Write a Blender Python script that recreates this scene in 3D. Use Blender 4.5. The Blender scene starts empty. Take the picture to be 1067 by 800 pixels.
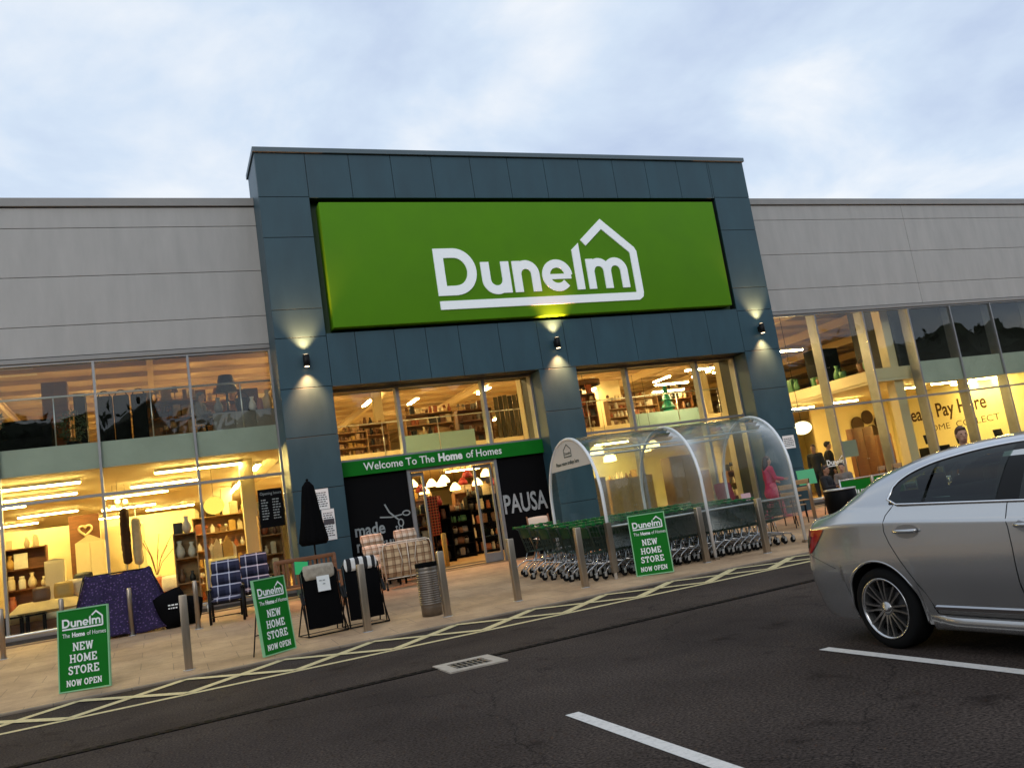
import bpy, bmesh, math, random
from mathutils import Vector, Matrix, Euler
R = math.radians
rnd = random.Random(7)
SC = bpy.context.scene
COL = SC.collection

# ------------------------------------------------------------------ camera, sky, sun, exposure
cam_d = bpy.data.cameras.new('camera'); cam = bpy.data.objects.new('camera', cam_d); COL.objects.link(cam)
cam_d.sensor_fit = 'HORIZONTAL'; cam_d.sensor_width = 36.0; cam_d.lens = 36.0 * 900 / 1067
cam_d.clip_start = 0.05; cam_d.clip_end = 3000
_r = [(0.91848, -0.36550, -0.15103), (-0.08230, 0.19686, -0.97697), (0.38681, 0.90976, 0.15073)]
cam.matrix_world = Matrix(((_r[0][0], -_r[1][0], -_r[2][0], 0.0), (_r[0][1], -_r[1][1], -_r[2][1], 0.0),
                           (_r[0][2], -_r[1][2], -_r[2][2], 1.46), (0, 0, 0, 1)))
SC.camera = cam
SUN_EL, SUN_AZ = 22.0, 205.0            # behind and to the left of the camera, lost in cloud
W = bpy.data.worlds.new('World'); SC.world = W; W.use_nodes = True
nt = W.node_tree; nt.nodes.clear()
def wn(t, **k):
    n = nt.nodes.new(t)
    for a, b in k.items(): setattr(n, a, b)
    return n
sky = wn('ShaderNodeTexSky', sky_type='NISHITA', sun_disc=False, sun_elevation=R(SUN_EL), sun_rotation=R(SUN_AZ))
tc = wn('ShaderNodeTexCoord'); sep = wn('ShaderNodeSeparateXYZ'); nt.links.new(tc.outputs['Generated'], sep.inputs[0])
add = wn('ShaderNodeMath', operation='ADD'); add.inputs[1].default_value = 0.28; nt.links.new(sep.outputs[2], add.inputs[0])
mx = wn('ShaderNodeMath', operation='MAXIMUM'); mx.inputs[1].default_value = 0.12; nt.links.new(add.outputs[0], mx.inputs[0])
dx = wn('ShaderNodeMath', operation='DIVIDE'); nt.links.new(sep.outputs[0], dx.inputs[0]); nt.links.new(mx.outputs[0], dx.inputs[1])
dy = wn('ShaderNodeMath', operation='DIVIDE'); nt.links.new(sep.outputs[1], dy.inputs[0]); nt.links.new(mx.outputs[0], dy.inputs[1])
cb = wn('ShaderNodeCombineXYZ'); nt.links.new(dx.outputs[0], cb.inputs[0]); nt.links.new(dy.outputs[0], cb.inputs[1])
cb.inputs[2].default_value = 7.7
n1 = wn('ShaderNodeTexNoise'); n1.inputs['Scale'].default_value = 2.3; n1.inputs['Detail'].default_value = 8; n1.inputs['Roughness'].default_value = 0.53
n1.inputs['Distortion'].default_value = 0.25
nt.links.new(cb.outputs[0], n1.inputs['Vector'])
rp = wn('ShaderNodeValToRGB'); nt.links.new(n1.outputs['Fac'], rp.inputs[0])
e = rp.color_ramp.elements
e[0].position = 0.35; e[0].color = (5.5, 6.6, 8.7, 1); e[1].position = 0.64; e[1].color = (9.5, 9.9, 10.4, 1)
m_ = rp.color_ramp.elements.new(0.5); m_.color = (7.0, 8.2, 9.8, 1)
mixs = wn('ShaderNodeMixRGB'); mixs.inputs[0].default_value = 0.93
nt.links.new(sky.outputs[0], mixs.inputs[1]); nt.links.new(rp.outputs[0], mixs.inputs[2])
bg = wn('ShaderNodeBackground'); bg.inputs['Strength'].default_value = 0.10
nt.links.new(mixs.outputs[0], bg.inputs[0])
wo = wn('ShaderNodeOutputWorld'); nt.links.new(bg.outputs[0], wo.inputs[0])
sd = bpy.data.lights.new('sun', 'SUN'); sd.energy = 0.6; sd.angle = R(25); sd.color = (1.0, 0.94, 0.86)
so = bpy.data.objects.new('sun', sd); COL.objects.link(so)
_az = R(SUN_AZ)
_dir = Vector((math.sin(_az) * math.cos(R(SUN_EL)), math.cos(_az) * math.cos(R(SUN_EL)), math.sin(R(SUN_EL))))
so.rotation_euler = (-_dir).to_track_quat('-Z', 'Y').to_euler()
vs = SC.view_settings; vs.view_transform = 'Standard'; vs.look = 'None'; vs.exposure = 0.0; vs.gamma = 1.0; vs.use_curve_mapping = False
SC.cycles.use_denoising = True; SC.cycles.max_bounces = 8; SC.cycles.transparent_max_bounces = 32
SC.cycles.diffuse_bounces = 4; SC.cycles.glossy_bounces = 4; SC.cycles.sample_clamp_indirect = 4.0
SC.cycles.caustics_reflective = False; SC.cycles.caustics_refractive = False

# ------------------------------------------------------------------ helpers
class MB:
    def __init__(s): s.v = []; s.f = []; s.sm = []
    def add(s, vs, fs, smooth=False):
        o = len(s.v); s.v += [tuple(p) for p in vs]
        for f in fs: s.f.append(tuple(i + o for i in f)); s.sm.append(smooth)
    def bx(s, x0, x1, y0, y1, z0, z1):
        s.add([(x0, y0, z0), (x1, y0, z0), (x1, y1, z0), (x0, y1, z0), (x0, y0, z1), (x1, y0, z1), (x1, y1, z1), (x0, y1, z1)],
              [(0, 3, 2, 1), (4, 5, 6, 7), (0, 1, 5, 4), (1, 2, 6, 5), (2, 3, 7, 6), (3, 0, 4, 7)]); return s
    def box(s, c, d, rot=(0, 0, 0)):
        m = Euler(rot).to_matrix(); hx, hy, hz = d[0] / 2, d[1] / 2, d[2] / 2
        P = [Vector(c) + m @ Vector(p) for p in [(-hx, -hy, -hz), (hx, -hy, -hz), (hx, hy, -hz), (-hx, hy, -hz), (-hx, -hy, hz), (hx, -hy, hz), (hx, hy, hz), (-hx, hy, hz)]]
        s.add(P, [(0, 3, 2, 1), (4, 5, 6, 7), (0, 1, 5, 4), (1, 2, 6, 5), (2, 3, 7, 6), (3, 0, 4, 7)]); return s
    def rbox(s, c, d, b=0.01, rot=(0, 0, 0)):       # box with bevelled edges
        bm = bmesh.new(); bmesh.ops.create_cube(bm, size=1)
        for v in bm.verts: v.co = Vector((v.co.x * d[0], v.co.y * d[1], v.co.z * d[2]))
        bmesh.ops.bevel(bm, geom=list(bm.edges), offset=b, segments=2, affect='EDGES', profile=0.6)
        m = Euler(rot).to_matrix()
        s.add([Vector(c) + m @ v.co for v in bm.verts], [[v.index for v in f.verts] for f in bm.faces] if not bm.verts.index_update() else [], True)
        bm.free(); return s
    def tube(s, pts, r, n=8, closed=False, r1=None):
        pts = [Vector(p) for p in pts]; k = len(pts); rings = []
        prev = None
        for i, p in enumerate(pts):
            a = pts[(i - 1) % k] if (i > 0 or closed) else p; b = pts[(i + 1) % k] if (i < k - 1 or closed) else p
            t = (b - a).normalized()
            if prev is None:
                up = Vector((0, 0, 1)) if abs(t.z) < 0.9 else Vector((1, 0, 0)); u = t.cross(up).normalized()
            else:
                u = prev - t * prev.dot(t)
                u = u.normalized() if u.length > 1e-6 else t.orthogonal().normalized()
            prev = u; w = t.cross(u)
            rr = r if r1 is None else r + (r1 - r) * i / (k - 1)
            rings.append([p + (u * math.cos(2 * math.pi * j / n) + w * math.sin(2 * math.pi * j / n)) * rr for j in range(n)])
        V = [q for ring in rings for q in ring]; F = []
        for i in range(k if closed else k - 1):
            for j in range(n):
                a, b = i * n, ((i + 1) % k) * n
                F.append((a + j, a + (j + 1) % n, b + (j + 1) % n, b + j))
        if not closed: F += [tuple(range(n))[::-1], tuple((k - 1) * n + j for j in range(n))]
        s.add(V, F, n > 4); return s
    def lathe(s, prof, c, n=20, rot=None, cap=True):
        V = []; F = []
        for (r, z) in prof:
            for j in range(n):
                p = Vector((r * math.cos(2 * math.pi * j / n), r * math.sin(2 * math.pi * j / n), z))
                V.append(Vector(c) + (rot @ p if rot else p))
        for i in range(len(prof) - 1):
            for j in range(n): F.append((i * n + j, i * n + (j + 1) % n, (i + 1) * n + (j + 1) % n, (i + 1) * n + j))
        if cap: F += [tuple(range(n))[::-1], tuple((len(prof) - 1) * n + j for j in range(n))]
        s.add(V, F, True); return s
    def ball(s, c, r, n=12, m=8, rot=None):
        r = (r, r, r) if not hasattr(r, '__len__') else r
        V = [Vector((0, 0, -1))]; F = []
        for i in range(1, m):
            a = -math.pi / 2 + math.pi * i / m
            V += [Vector((math.cos(a) * math.cos(2 * math.pi * j / n), math.cos(a) * math.sin(2 * math.pi * j / n), math.sin(a))) for j in range(n)]
        V.append(Vector((0, 0, 1))); L = len(V) - 1
        for j in range(n): F.append((0, 1 + (j + 1) % n, 1 + j)); F.append((L, 1 + (m - 2) * n + j, 1 + (m - 2) * n + (j + 1) % n))
        for i in range(m - 2):
            for j in range(n): F.append((1 + i * n + j, 1 + i * n + (j + 1) % n, 1 + (i + 1) * n + (j + 1) % n, 1 + (i + 1) * n + j))
        V = [Vector((p.x * r[0], p.y * r[1], p.z * r[2])) for p in V]
        s.add([Vector(c) + (rot @ p if rot else p) for p in V], F, True); return s
    def prism(s, poly, y0, y1, fn=None):            # polygon in (x, z), pushed from y0 to y1
        n = len(poly); fn = fn or (lambda x, y, z: (x, y, z))
        V = [fn(x, y0, z) for x, z in poly] + [fn(x, y1, z) for x, z in poly]
        F = [tuple(range(n)), tuple(range(2 * n - 1, n - 1, -1))] + [(i + n, (i + 1) % n + n, (i + 1) % n, i) for i in range(n)]
        s.add(V, F); return s
    def strip(s, pts, w, y0, y1, closed=False, fn=None):   # mitred stroke in the (x, z) plane
        k = len(pts); L = []; Rr = []
        for i in range(k):
            p = Vector(pts[i]); a = Vector(pts[i - 1]) if (i > 0 or closed) else None; b = Vector(pts[(i + 1) % k]) if (i < k - 1 or closed) else None
            d0 = (p - a).normalized() if a is not None else None; d1 = (b - p).normalized() if b is not None else None
            if d0 is None: d0 = d1
            if d1 is None: d1 = d0
            nrm = Vector((-(d0 + d1).y, (d0 + d1).x)).normalized(); c = max(0.35, nrm.dot(Vector((-d0.y, d0.x))))
            L.append(p + nrm * (w / 2 / c)); Rr.append(p - nrm * (w / 2 / c))
        fn = fn or (lambda x, y, z: (x, y, z))
        V = []
        for i in range(k):
            for q in (L[i], Rr[i]): V += [fn(q.x, y0, q.y), fn(q.x, y1, q.y)]
        F = []
        for i in range(k if closed else k - 1):
            a, b = 4 * i, 4 * ((i + 1) % k)
            F += [(a, a + 2, b + 2, b), (a + 1, b + 1, b + 3, a + 3), (a, b, b + 1, a + 1), (a + 2, a + 3, b + 3, b + 2)]
        if not closed: F += [(0, 1, 3, 2), (4 * k - 4, 4 * k - 2, 4 * k - 1, 4 * k - 3)]
        s.add(V, F); return s
    def xf(s, mat):
        s.v = [tuple(mat @ Vector(p)) for p in s.v]; return s
    def build(s, name, mat, parent=None, smooth=None, origin=None, bev=0):
        org = ORG.get(parent, Vector((0, 0, 0))) if parent is not None else Vector(origin or (0, 0, 0))
        me = bpy.data.meshes.new(name); me.from_pydata([tuple(Vector(p) - org) for p in s.v], [], s.f)
        me.polygons.foreach_set('use_smooth', [bool(b) for b in s.sm] if smooth is None else [smooth] * len(s.f))
        me.materials.append(mat); me.update()
        o = bpy.data.objects.new(name, me); COL.objects.link(o)
        if parent is not None: o.parent = parent; ORG[o] = org
        else: o.location = org; ORG[o] = org
        if bev:
            b = o.modifiers.new('bevel', 'BEVEL'); b.width = bev; b.segments = 2; b.limit_method = 'ANGLE'
        return o
ORG = {}
def thing(name, label, cat, loc=(0, 0, 0), group=None):
    o = bpy.data.objects.new(name, None); COL.objects.link(o); o.location = loc; ORG[o] = Vector(loc)
    return tag(o, label, cat, group)
def tag(o, label, cat, group=None):
    o['label'] = label; o['category'] = cat
    if group: o['group'] = group
    return o
def struct(o, kind='structure'): o['kind'] = kind; return o
def dup(root, loc, rz=0.0, label=None):
    r = root.copy(); COL.objects.link(r); r.location = loc; r.rotation_euler = (root.rotation_euler[0], root.rotation_euler[1], rz)
    if label: r['label'] = label
    for ch in list(root.children):
        c = ch.copy(); COL.objects.link(c); c.parent = r
        for g in ch.children:
            d = g.copy(); COL.objects.link(d); d.parent = c
    return r

MATS = {}
def mat(name, col, rough=0.5, metal=0.0, var=0.0, scale=8.0, bump=0.0, spec=0.5, emit=None, est=0.0, coat=0.0, stretch=(1, 1, 1), bscale=None):
    if name in MATS: return MATS[name]
    m = bpy.data.materials.new(name); m.use_nodes = True; t = m.node_tree; b = t.nodes['Principled BSDF']
    b.inputs['Base Color'].default_value = (*col, 1); b.inputs['Roughness'].default_value = rough; b.inputs['Metallic'].default_value = metal
    b.inputs['Specular IOR Level'].default_value = spec; b.inputs['Coat Weight'].default_value = coat
    if emit: b.inputs['Emission Color'].default_value = (*emit, 1); b.inputs['Emission Strength'].default_value = est
    if var or bump:
        c = t.nodes.new('ShaderNodeTexCoord'); mp = t.nodes.new('ShaderNodeMapping'); mp.inputs['Scale'].default_value = stretch
        t.links.new(c.outputs['Object'], mp.inputs[0])
        n = t.nodes.new('ShaderNodeTexNoise'); n.inputs['Scale'].default_value = scale; n.inputs['Detail'].default_value = 5; n.inputs['Roughness'].default_value = 0.6
        t.links.new(mp.outputs[0], n.inputs['Vector'])
    if var:
        r = t.nodes.new('ShaderNodeValToRGB'); r.color_ramp.elements[0].position = 0.3; r.color_ramp.elements[1].position = 0.7
        r.color_ramp.elements[0].color = (*[x * (1 - var) for x in col], 1); r.color_ramp.elements[1].color = (*[min(1, x * (1 + var)) for x in col], 1)
        t.links.new(n.outputs['Fac'], r.inputs[0]); t.links.new(r.outputs[0], b.inputs['Base Color'])
        mr = t.nodes.new('ShaderNodeMapRange'); mr.inputs['To Min'].default_value = max(0.02, rough - 0.12); mr.inputs['To Max'].default_value = min(1, rough + 0.12)
        t.links.new(n.outputs['Fac'], mr.inputs[0]); t.links.new(mr.outputs[0], b.inputs['Roughness'])
    if bump:
        n2 = n
        if bscale:
            n2 = t.nodes.new('ShaderNodeTexNoise'); n2.inputs['Scale'].default_value = bscale; n2.inputs['Detail'].default_value = 4
            t.links.new(mp.outputs[0], n2.inputs['Vector'])
        bp = t.nodes.new('ShaderNodeBump'); bp.inputs['Strength'].default_value = bump; bp.inputs['Distance'].default_value = 0.01
        t.links.new(n2.outputs['Fac'], bp.inputs['Height']); t.links.new(bp.outputs[0], b.inputs['Normal'])
    MATS[name] = m; return m
def emitter(name, col, st):
    m = bpy.data.materials.new(name); m.use_nodes = True; t = m.node_tree; t.nodes.clear()
    e = t.nodes.new('ShaderNodeEmission'); e.inputs[0].default_value = (*col, 1); e.inputs[1].default_value = st
    o = t.nodes.new('ShaderNodeOutputMaterial'); t.links.new(e.outputs[0], o.inputs[0]); return m
def glass(name, tint=(0.93, 0.96, 0.94), rough=0.0, ior=1.5, scratch=0.0, top=0.0, wave=0.0):
    m = bpy.data.materials.new(name); m.use_nodes = True; t = m.node_tree; t.nodes.clear()
    tr = t.nodes.new('ShaderNodeBsdfTransparent'); tr.inputs[0].default_value = (*tint, 1)
    gl = t.nodes.new('ShaderNodeBsdfGlossy'); gl.inputs['Roughness'].default_value = rough
    fr = t.nodes.new('ShaderNodeFresnel'); fr.inputs[0].default_value = ior
    ge = t.nodes.new('ShaderNodeNewGeometry'); io = t.nodes.new('ShaderNodeMath'); io.operation = 'MULTIPLY_ADD'; io.inputs[1].default_value = 1 / ior - ior; io.inputs[2].default_value = ior
    t.links.new(ge.outputs['Backfacing'], io.inputs[0]); t.links.new(io.outputs[0], fr.inputs[0])      # same reflectance from either side of a thin pane
    mx = t.nodes.new('ShaderNodeMixShader'); o = t.nodes.new('ShaderNodeOutputMaterial')
    t.links.new(fr.outputs[0], mx.inputs[0]); t.links.new(tr.outputs[0], mx.inputs[1]); t.links.new(gl.outputs[0], mx.inputs[2])
    last = mx
    if wave:                                        # float glass is never quite flat: its reflections wander
        c = t.nodes.new('ShaderNodeTexCoord'); n = t.nodes.new('ShaderNodeTexNoise'); n.inputs['Scale'].default_value = 0.9; n.inputs['Detail'].default_value = 2
        bp = t.nodes.new('ShaderNodeBump'); bp.inputs['Strength'].default_value = wave; bp.inputs['Distance'].default_value = 0.05
        t.links.new(c.outputs['Object'], n.inputs['Vector']); t.links.new(n.outputs['Fac'], bp.inputs['Height']); t.links.new(bp.outputs[0], gl.inputs['Normal'])
    if scratch:                                     # cloudy, scuffed plastic: a little diffuse white in patches
        df = t.nodes.new('ShaderNodeBsdfDiffuse'); df.inputs[0].default_value = (0.75, 0.78, 0.78, 1)
        c = t.nodes.new('ShaderNodeTexCoord'); n = t.nodes.new('ShaderNodeTexNoise'); n.inputs['Scale'].default_value = 1.6; n.inputs['Detail'].default_value = 6
        mr = t.nodes.new('ShaderNodeMapRange'); mr.inputs[1].default_value = 0.35; mr.inputs[2].default_value = 0.75; mr.inputs['To Min'].default_value = scratch * 0.3; mr.inputs['To Max'].default_value = scratch
        m2 = t.nodes.new('ShaderNodeMixShader')
        t.links.new(c.outputs['Object'], n.inputs['Vector']); t.links.new(n.outputs['Fac'], mr.inputs[0])
        if top:                                     # the sky's reflection, painted as a pale green haze along the top
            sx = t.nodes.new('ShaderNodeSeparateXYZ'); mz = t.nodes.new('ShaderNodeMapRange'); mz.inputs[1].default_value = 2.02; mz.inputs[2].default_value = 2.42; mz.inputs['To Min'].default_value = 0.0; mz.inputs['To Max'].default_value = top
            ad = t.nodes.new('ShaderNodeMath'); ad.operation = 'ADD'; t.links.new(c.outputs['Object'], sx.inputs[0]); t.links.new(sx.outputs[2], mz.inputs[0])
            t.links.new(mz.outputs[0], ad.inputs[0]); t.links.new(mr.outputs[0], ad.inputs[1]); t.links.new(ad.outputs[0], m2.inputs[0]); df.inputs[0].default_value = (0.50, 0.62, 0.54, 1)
        else: t.links.new(mr.outputs[0], m2.inputs[0])
        t.links.new(mx.outputs[0], m2.inputs[1]); t.links.new(df.outputs[0], m2.inputs[2]); last = m2
    t.links.new(last.outputs[0], o.inputs[0]); return m
def tartan(name, base, c1, c2, k=9.0, axes=(0, 2), fine=None):
    m = bpy.data.materials.new(name); m.use_nodes = True; t = m.node_tree; b = t.nodes['Principled BSDF']; b.inputs['Roughness'].default_value = 0.9
    c = t.nodes.new('ShaderNodeTexCoord'); s = t.nodes.new('ShaderNodeSeparateXYZ'); t.links.new(c.outputs['Object'], s.inputs[0])
    def band(ax, k, w, ph):
        a = t.nodes.new('ShaderNodeMath'); a.operation = 'MULTIPLY_ADD'; a.inputs[1].default_value = k; a.inputs[2].default_value = ph; t.links.new(s.outputs[ax], a.inputs[0])
        f = t.nodes.new('ShaderNodeMath'); f.operation = 'FRACT'; t.links.new(a.outputs[0], f.inputs[0])
        l = t.nodes.new('ShaderNodeMath'); l.operation = 'LESS_THAN'; l.inputs[1].default_value = w; t.links.new(f.outputs[0], l.inputs[0]); return l
    cur = None; colsock = None
    for (ax, kk, w, ph, colr, st) in [(axes[0], k, 0.45, 0.1, c1, 0.5), (axes[1], k, 0.45, 0.3, c1, 0.5), (axes[0], k, 0.1, 0.75, c2, 0.7), (axes[1], k, 0.1, 0.95, c2, 0.7)]:
        l = band(ax, kk, w, ph); f = t.nodes.new('ShaderNodeMath'); f.operation = 'MULTIPLY'; f.inputs[1].default_value = st; t.links.new(l.outputs[0], f.inputs[0])
        mx = t.nodes.new('ShaderNodeMixRGB'); mx.inputs[2].default_value = (*colr, 1); t.links.new(f.outputs[0], mx.inputs[0])
        if colsock is None: mx.inputs[1].default_value = (*base, 1)
        else: t.links.new(colsock, mx.inputs[1])
        colsock = mx.outputs[0]
    t.links.new(colsock, b.inputs['Base Color']); return m

def text_mb(txt, size, y, x, z, align='LEFT', depth=0.004, bold=0.0, squash=1.0, fn=None):
    cu = bpy.data.curves.new('lettering', 'FONT'); cu.body = txt; cu.size = size; cu.align_x = align; cu.extrude = depth; cu.offset = bold; cu.resolution_u = 3
    o = bpy.data.objects.new('lettering', cu); COL.objects.link(o)
    dg = bpy.context.evaluated_depsgraph_get(); me = bpy.data.meshes.new_from_object(o.evaluated_get(dg))
    mb = MB(); fn = fn or (lambda a, b, c: (a, b, c))
    mb.add([fn(x + v.co.x * squash, y - v.co.z, z + v.co.y) for v in me.vertices], [tuple(p.vertices) for p in me.polygons])
    bpy.data.objects.remove(o); bpy.data.curves.remove(cu); bpy.data.meshes.remove(me)
    return mb
def arc(cx, cz, r, a0, a1, n=14, rz=None):
    rz = rz or r
    return [(cx + r * math.cos(R(a0 + (a1 - a0) * i / n)), cz + rz * math.sin(R(a0 + (a1 - a0) * i / n))) for i in range(n + 1)]
def logo_mb(x0, z0, s, y, d, fn=None):
    """the house-shaped wordmark; x0,z0 = lower left of the underline, s = scale to its 5.72 m master"""
    mb = MB(); T = lambda pts: [(x0 + (x - 6.78) * s, z0 + (z - 6.71) * s) for x, z in pts]
    S = []
    S.append(([(6.895, 7.19), (6.895, 8.165), (7.28, 8.165)] + arc(7.28, 7.68, 0.455, 88, -88, 18, 0.485) + [(7.28, 7.19)], True, 0.245))
    S.append(([(8.10, 7.905)] + arc(8.375, 7.435, 0.275, 180, 360, 16), False, 0.23)); S.append(([(8.65, 7.905), (8.65, 7.075)], False, 0.225))
    S.append(([(8.965, 7.905), (8.965, 7.075)], False, 0.225)); S.append((arc(9.22, 7.55, 0.255, 172, 0, 16) + [(9.475, 7.075)], False, 0.23))
    S.append((arc(10.105, 7.485, 0.325, 0, 318, 26, 0.322), False, 0.22)); S.append(([(9.82, 7.452), (10.5, 7.452)], False, 0.135))
    S.append(([(11.11, 7.905), (11.11, 7.075)], False, 0.215)); S.append((arc(11.365, 7.56, 0.25, 172, 0, 14) + [(11.615, 7.075)], False, 0.22))
    S.append((arc(11.875, 7.56, 0.255, 172, 0, 14) + [(12.13, 7.075)], False, 0.22))
    S.append(([(11.02, 8.365), (11.645, 8.885), (12.475, 8.14)] + [(12.515, 8.06), (12.52, 6.93)] + [(12.50, 6.86), (12.44, 6.82)] + [(6.78, 6.82)], False, 0.215))
    for i, (p, c, w) in enumerate(S): mb.strip(T(p), w * s, y - d - 0.0006 * (i % 3), y, c, fn)
    mb.prism(T([(10.64, 7.075), (10.865, 7.075), (10.865, 8.36), (10.64, 8.175)]), y - d, y, fn)
    return mb
SLAB = {   # slab-serif capitals as strokes on a 0..1 high grid: width, strokes, serif bars
 'N': (0.92, [[(0.16, 0), (0.16, 1)], [(0.16, 0.95), (0.74, 0.05)], [(0.74, 0), (0.74, 1)]], [(0.0, 0.32, 0), (0.0, 0.2, 1), (0.58, 0.9, 1)]),
 'E': (0.78, [[(0.16, 0), (0.16, 1)], [(0.05, 0.93), (0.7, 0.93)], [(0.05, 0.07), (0.72, 0.07)], [(0.16, 0.5), (0.52, 0.5)], [(0.66, 0.7), (0.66, 1)], [(0.68, 0), (0.68, 0.32)]], [(0.0, 0.2, 1), (0.0, 0.2, 0)]),
 'W': (1.15, [[(0.12, 1), (0.33, 0)], [(0.33, 0), (0.57, 0.95)], [(0.57, 0.95), (0.8, 0)], [(0.8, 0), (1.02, 1)]], [(0.0, 0.28, 1), (0.87, 1.15, 1)]),
 'H': (0.94, [[(0.17, 0), (0.17, 1)], [(0.75, 0), (0.75, 1)], [(0.17, 0.5), (0.75, 0.5)]], [(0, 0.34, 0), (0, 0.34, 1), (0.58, 0.92, 0), (0.58, 0.92, 1)]),
 'O': (0.92, ['O'], []), 'M': (1.1, [[(0.17, 0), (0.17, 1)], [(0.17, 0.95), (0.53, 0.15)], [(0.53, 0.15), (0.9, 0.95)], [(0.9, 0), (0.9, 1)]], [(0, 0.33, 0), (0.02, 0.2, 1), (0.74, 1.07, 0), (0.86, 1.05, 1)]),
 'S': (0.74, [[(0.62, 0.72), (0.6, 0.86), (0.47, 0.94), (0.3, 0.94), (0.15, 0.86), (0.13, 0.7), (0.22, 0.58), (0.5, 0.45), (0.6, 0.32), (0.57, 0.15), (0.43, 0.06), (0.25, 0.06), (0.12, 0.14), (0.09, 0.3)]], []),
 'T': (0.84, [[(0.4, 0), (0.4, 1)], [(0.03, 0.93), (0.77, 0.93)], [(0.08, 0.68), (0.08, 0.98)], [(0.72, 0.68), (0.72, 0.98)]], [(0.22, 0.58, 0)]),
 'R': (0.88, [[(0.17, 0), (0.17, 1)], [(0.17, 0.93), (0.5, 0.93), (0.63, 0.84), (0.65, 0.7), (0.6, 0.56), (0.48, 0.48), (0.17, 0.48)], [(0.42, 0.48), (0.72, 0.03)]], [(0, 0.34, 0), (0, 0.2, 1), (0.62, 0.88, 0)]),
 'P': (0.8, [[(0.17, 0), (0.17, 1)], [(0.17, 0.93), (0.5, 0.93), (0.64, 0.84), (0.67, 0.68), (0.62, 0.53), (0.48, 0.43), (0.17, 0.43)]], [(0, 0.36, 0), (0, 0.2, 1)]),
}
def slab_mb(txt, h, xc, z, y, d, fn=None, sq=0.86):
    mb = MB(); w = sum((SLAB[c][0] + 0.1 if c != ' ' else 0.4) for c in txt) * h * sq; x = xc - w / 2; k = 0
    for c in txt:
        if c == ' ': x += 0.4 * h * sq; continue
        wd, st, sf = SLAB[c]
        for q in st:
            k += 1
            if q == 'O': mb.strip([(x + p[0] * h * sq, z + p[1] * h) for p in arc(0.44, 0.5, 0.35, 0, 342, 19, 0.43)], 0.17 * h, y - d, y, True, fn)
            else: mb.strip([(x + p[0] * h * sq, z + p[1] * h) for p in q], 0.16 * h, y - d - 0.0003 * (k % 4), y, False, fn)
        for (a, b, t) in sf:
            k += 1; mb.strip([(x + a * h * sq, z + (0.06 if t == 0 else 0.94) * h), (x + b * h * sq, z + (0.06 if t == 0 else 0.94) * h)], 0.12 * h, y - d - 0.0003 * (k % 5) - 0.001, y, False, fn)
        x += (wd + 0.1) * h * sq
    return mb
def pz(y): return 0.02 + 0.055 * (y - 13.05)      # the forecourt paving climbs gently to the shop front

# ------------------------------------------------------------------ materials
def paving_mat():
    m = bpy.data.materials.new('buff_paving'); m.use_nodes = True; t = m.node_tree; b = t.nodes['Principled BSDF']; b.inputs['Roughness'].default_value = 0.75
    c = t.nodes.new('ShaderNodeTexCoord')
    br = t.nodes.new('ShaderNodeTexBrick'); br.inputs['Scale'].default_value = 1.0; br.inputs['Brick Width'].default_value = 0.9; br.inputs['Row Height'].default_value = 0.6
    br.inputs['Mortar Size'].default_value = 0.006; br.inputs['Color1'].default_value = (0.54, 0.365, 0.215, 1); br.inputs['Color2'].default_value = (0.48, 0.32, 0.185, 1); br.inputs['Mortar'].default_value = (0.29, 0.20, 0.125, 1)
    br.inputs['Bias'].default_value = -0.2
    t.links.new(c.outputs['Object'], br.inputs['Vector'])
    n = t.nodes.new('ShaderNodeTexNoise'); n.inputs['Scale'].default_value = 0.9; n.inputs['Detail'].default_value = 8; n.inputs['Roughness'].default_value = 0.7; t.links.new(c.outputs['Object'], n.inputs['Vector'])
    r = t.nodes.new('ShaderNodeValToRGB'); r.color_ramp.elements[0].position = 0.35; r.color_ramp.elements[0].color = (0.62, 0.58, 0.55, 1); r.color_ramp.elements[1].position = 0.62; r.color_ramp.elements[1].color = (1.05, 1.03, 1, 1)
    t.links.new(n.outputs['Fac'], r.inputs[0])
    mx = t.nodes.new('ShaderNodeMixRGB'); mx.blend_type = 'MULTIPLY'; mx.inputs[0].default_value = 1; t.links.new(br.outputs[0], mx.inputs[1]); t.links.new(r.outputs[0], mx.inputs[2])
    n3 = t.nodes.new('ShaderNodeTexNoise'); n3.inputs['Scale'].default_value = 70; n3.inputs['Detail'].default_value = 3; t.links.new(c.outputs['Object'], n3.inputs['Vector'])
    mr = t.nodes.new('ShaderNodeMapRange'); mr.inputs['To Min'].default_value = 0.72; mr.inputs['To Max'].default_value = 1.25; t.links.new(n3.outputs['Fac'], mr.inputs[0])
    mx2 = t.nodes.new('ShaderNodeMixRGB'); mx2.blend_type = 'MULTIPLY'; mx2.inputs[0].default_value = 1; t.links.new(mx.outputs[0], mx2.inputs[1]); t.links.new(mr.outputs[0], mx2.inputs[2])
    t.links.new(mx2.outputs[0], b.inputs['Base Color'])
    bp = t.nodes.new('ShaderNodeBump'); bp.inputs['Strength'].default_value = 0.25; bp.inputs['Distance'].default_value = 0.01; t.links.new(n3.outputs['Fac'], bp.inputs['Height']); t.links.new(bp.outputs[0], b.inputs['Normal'])
    return m
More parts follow.
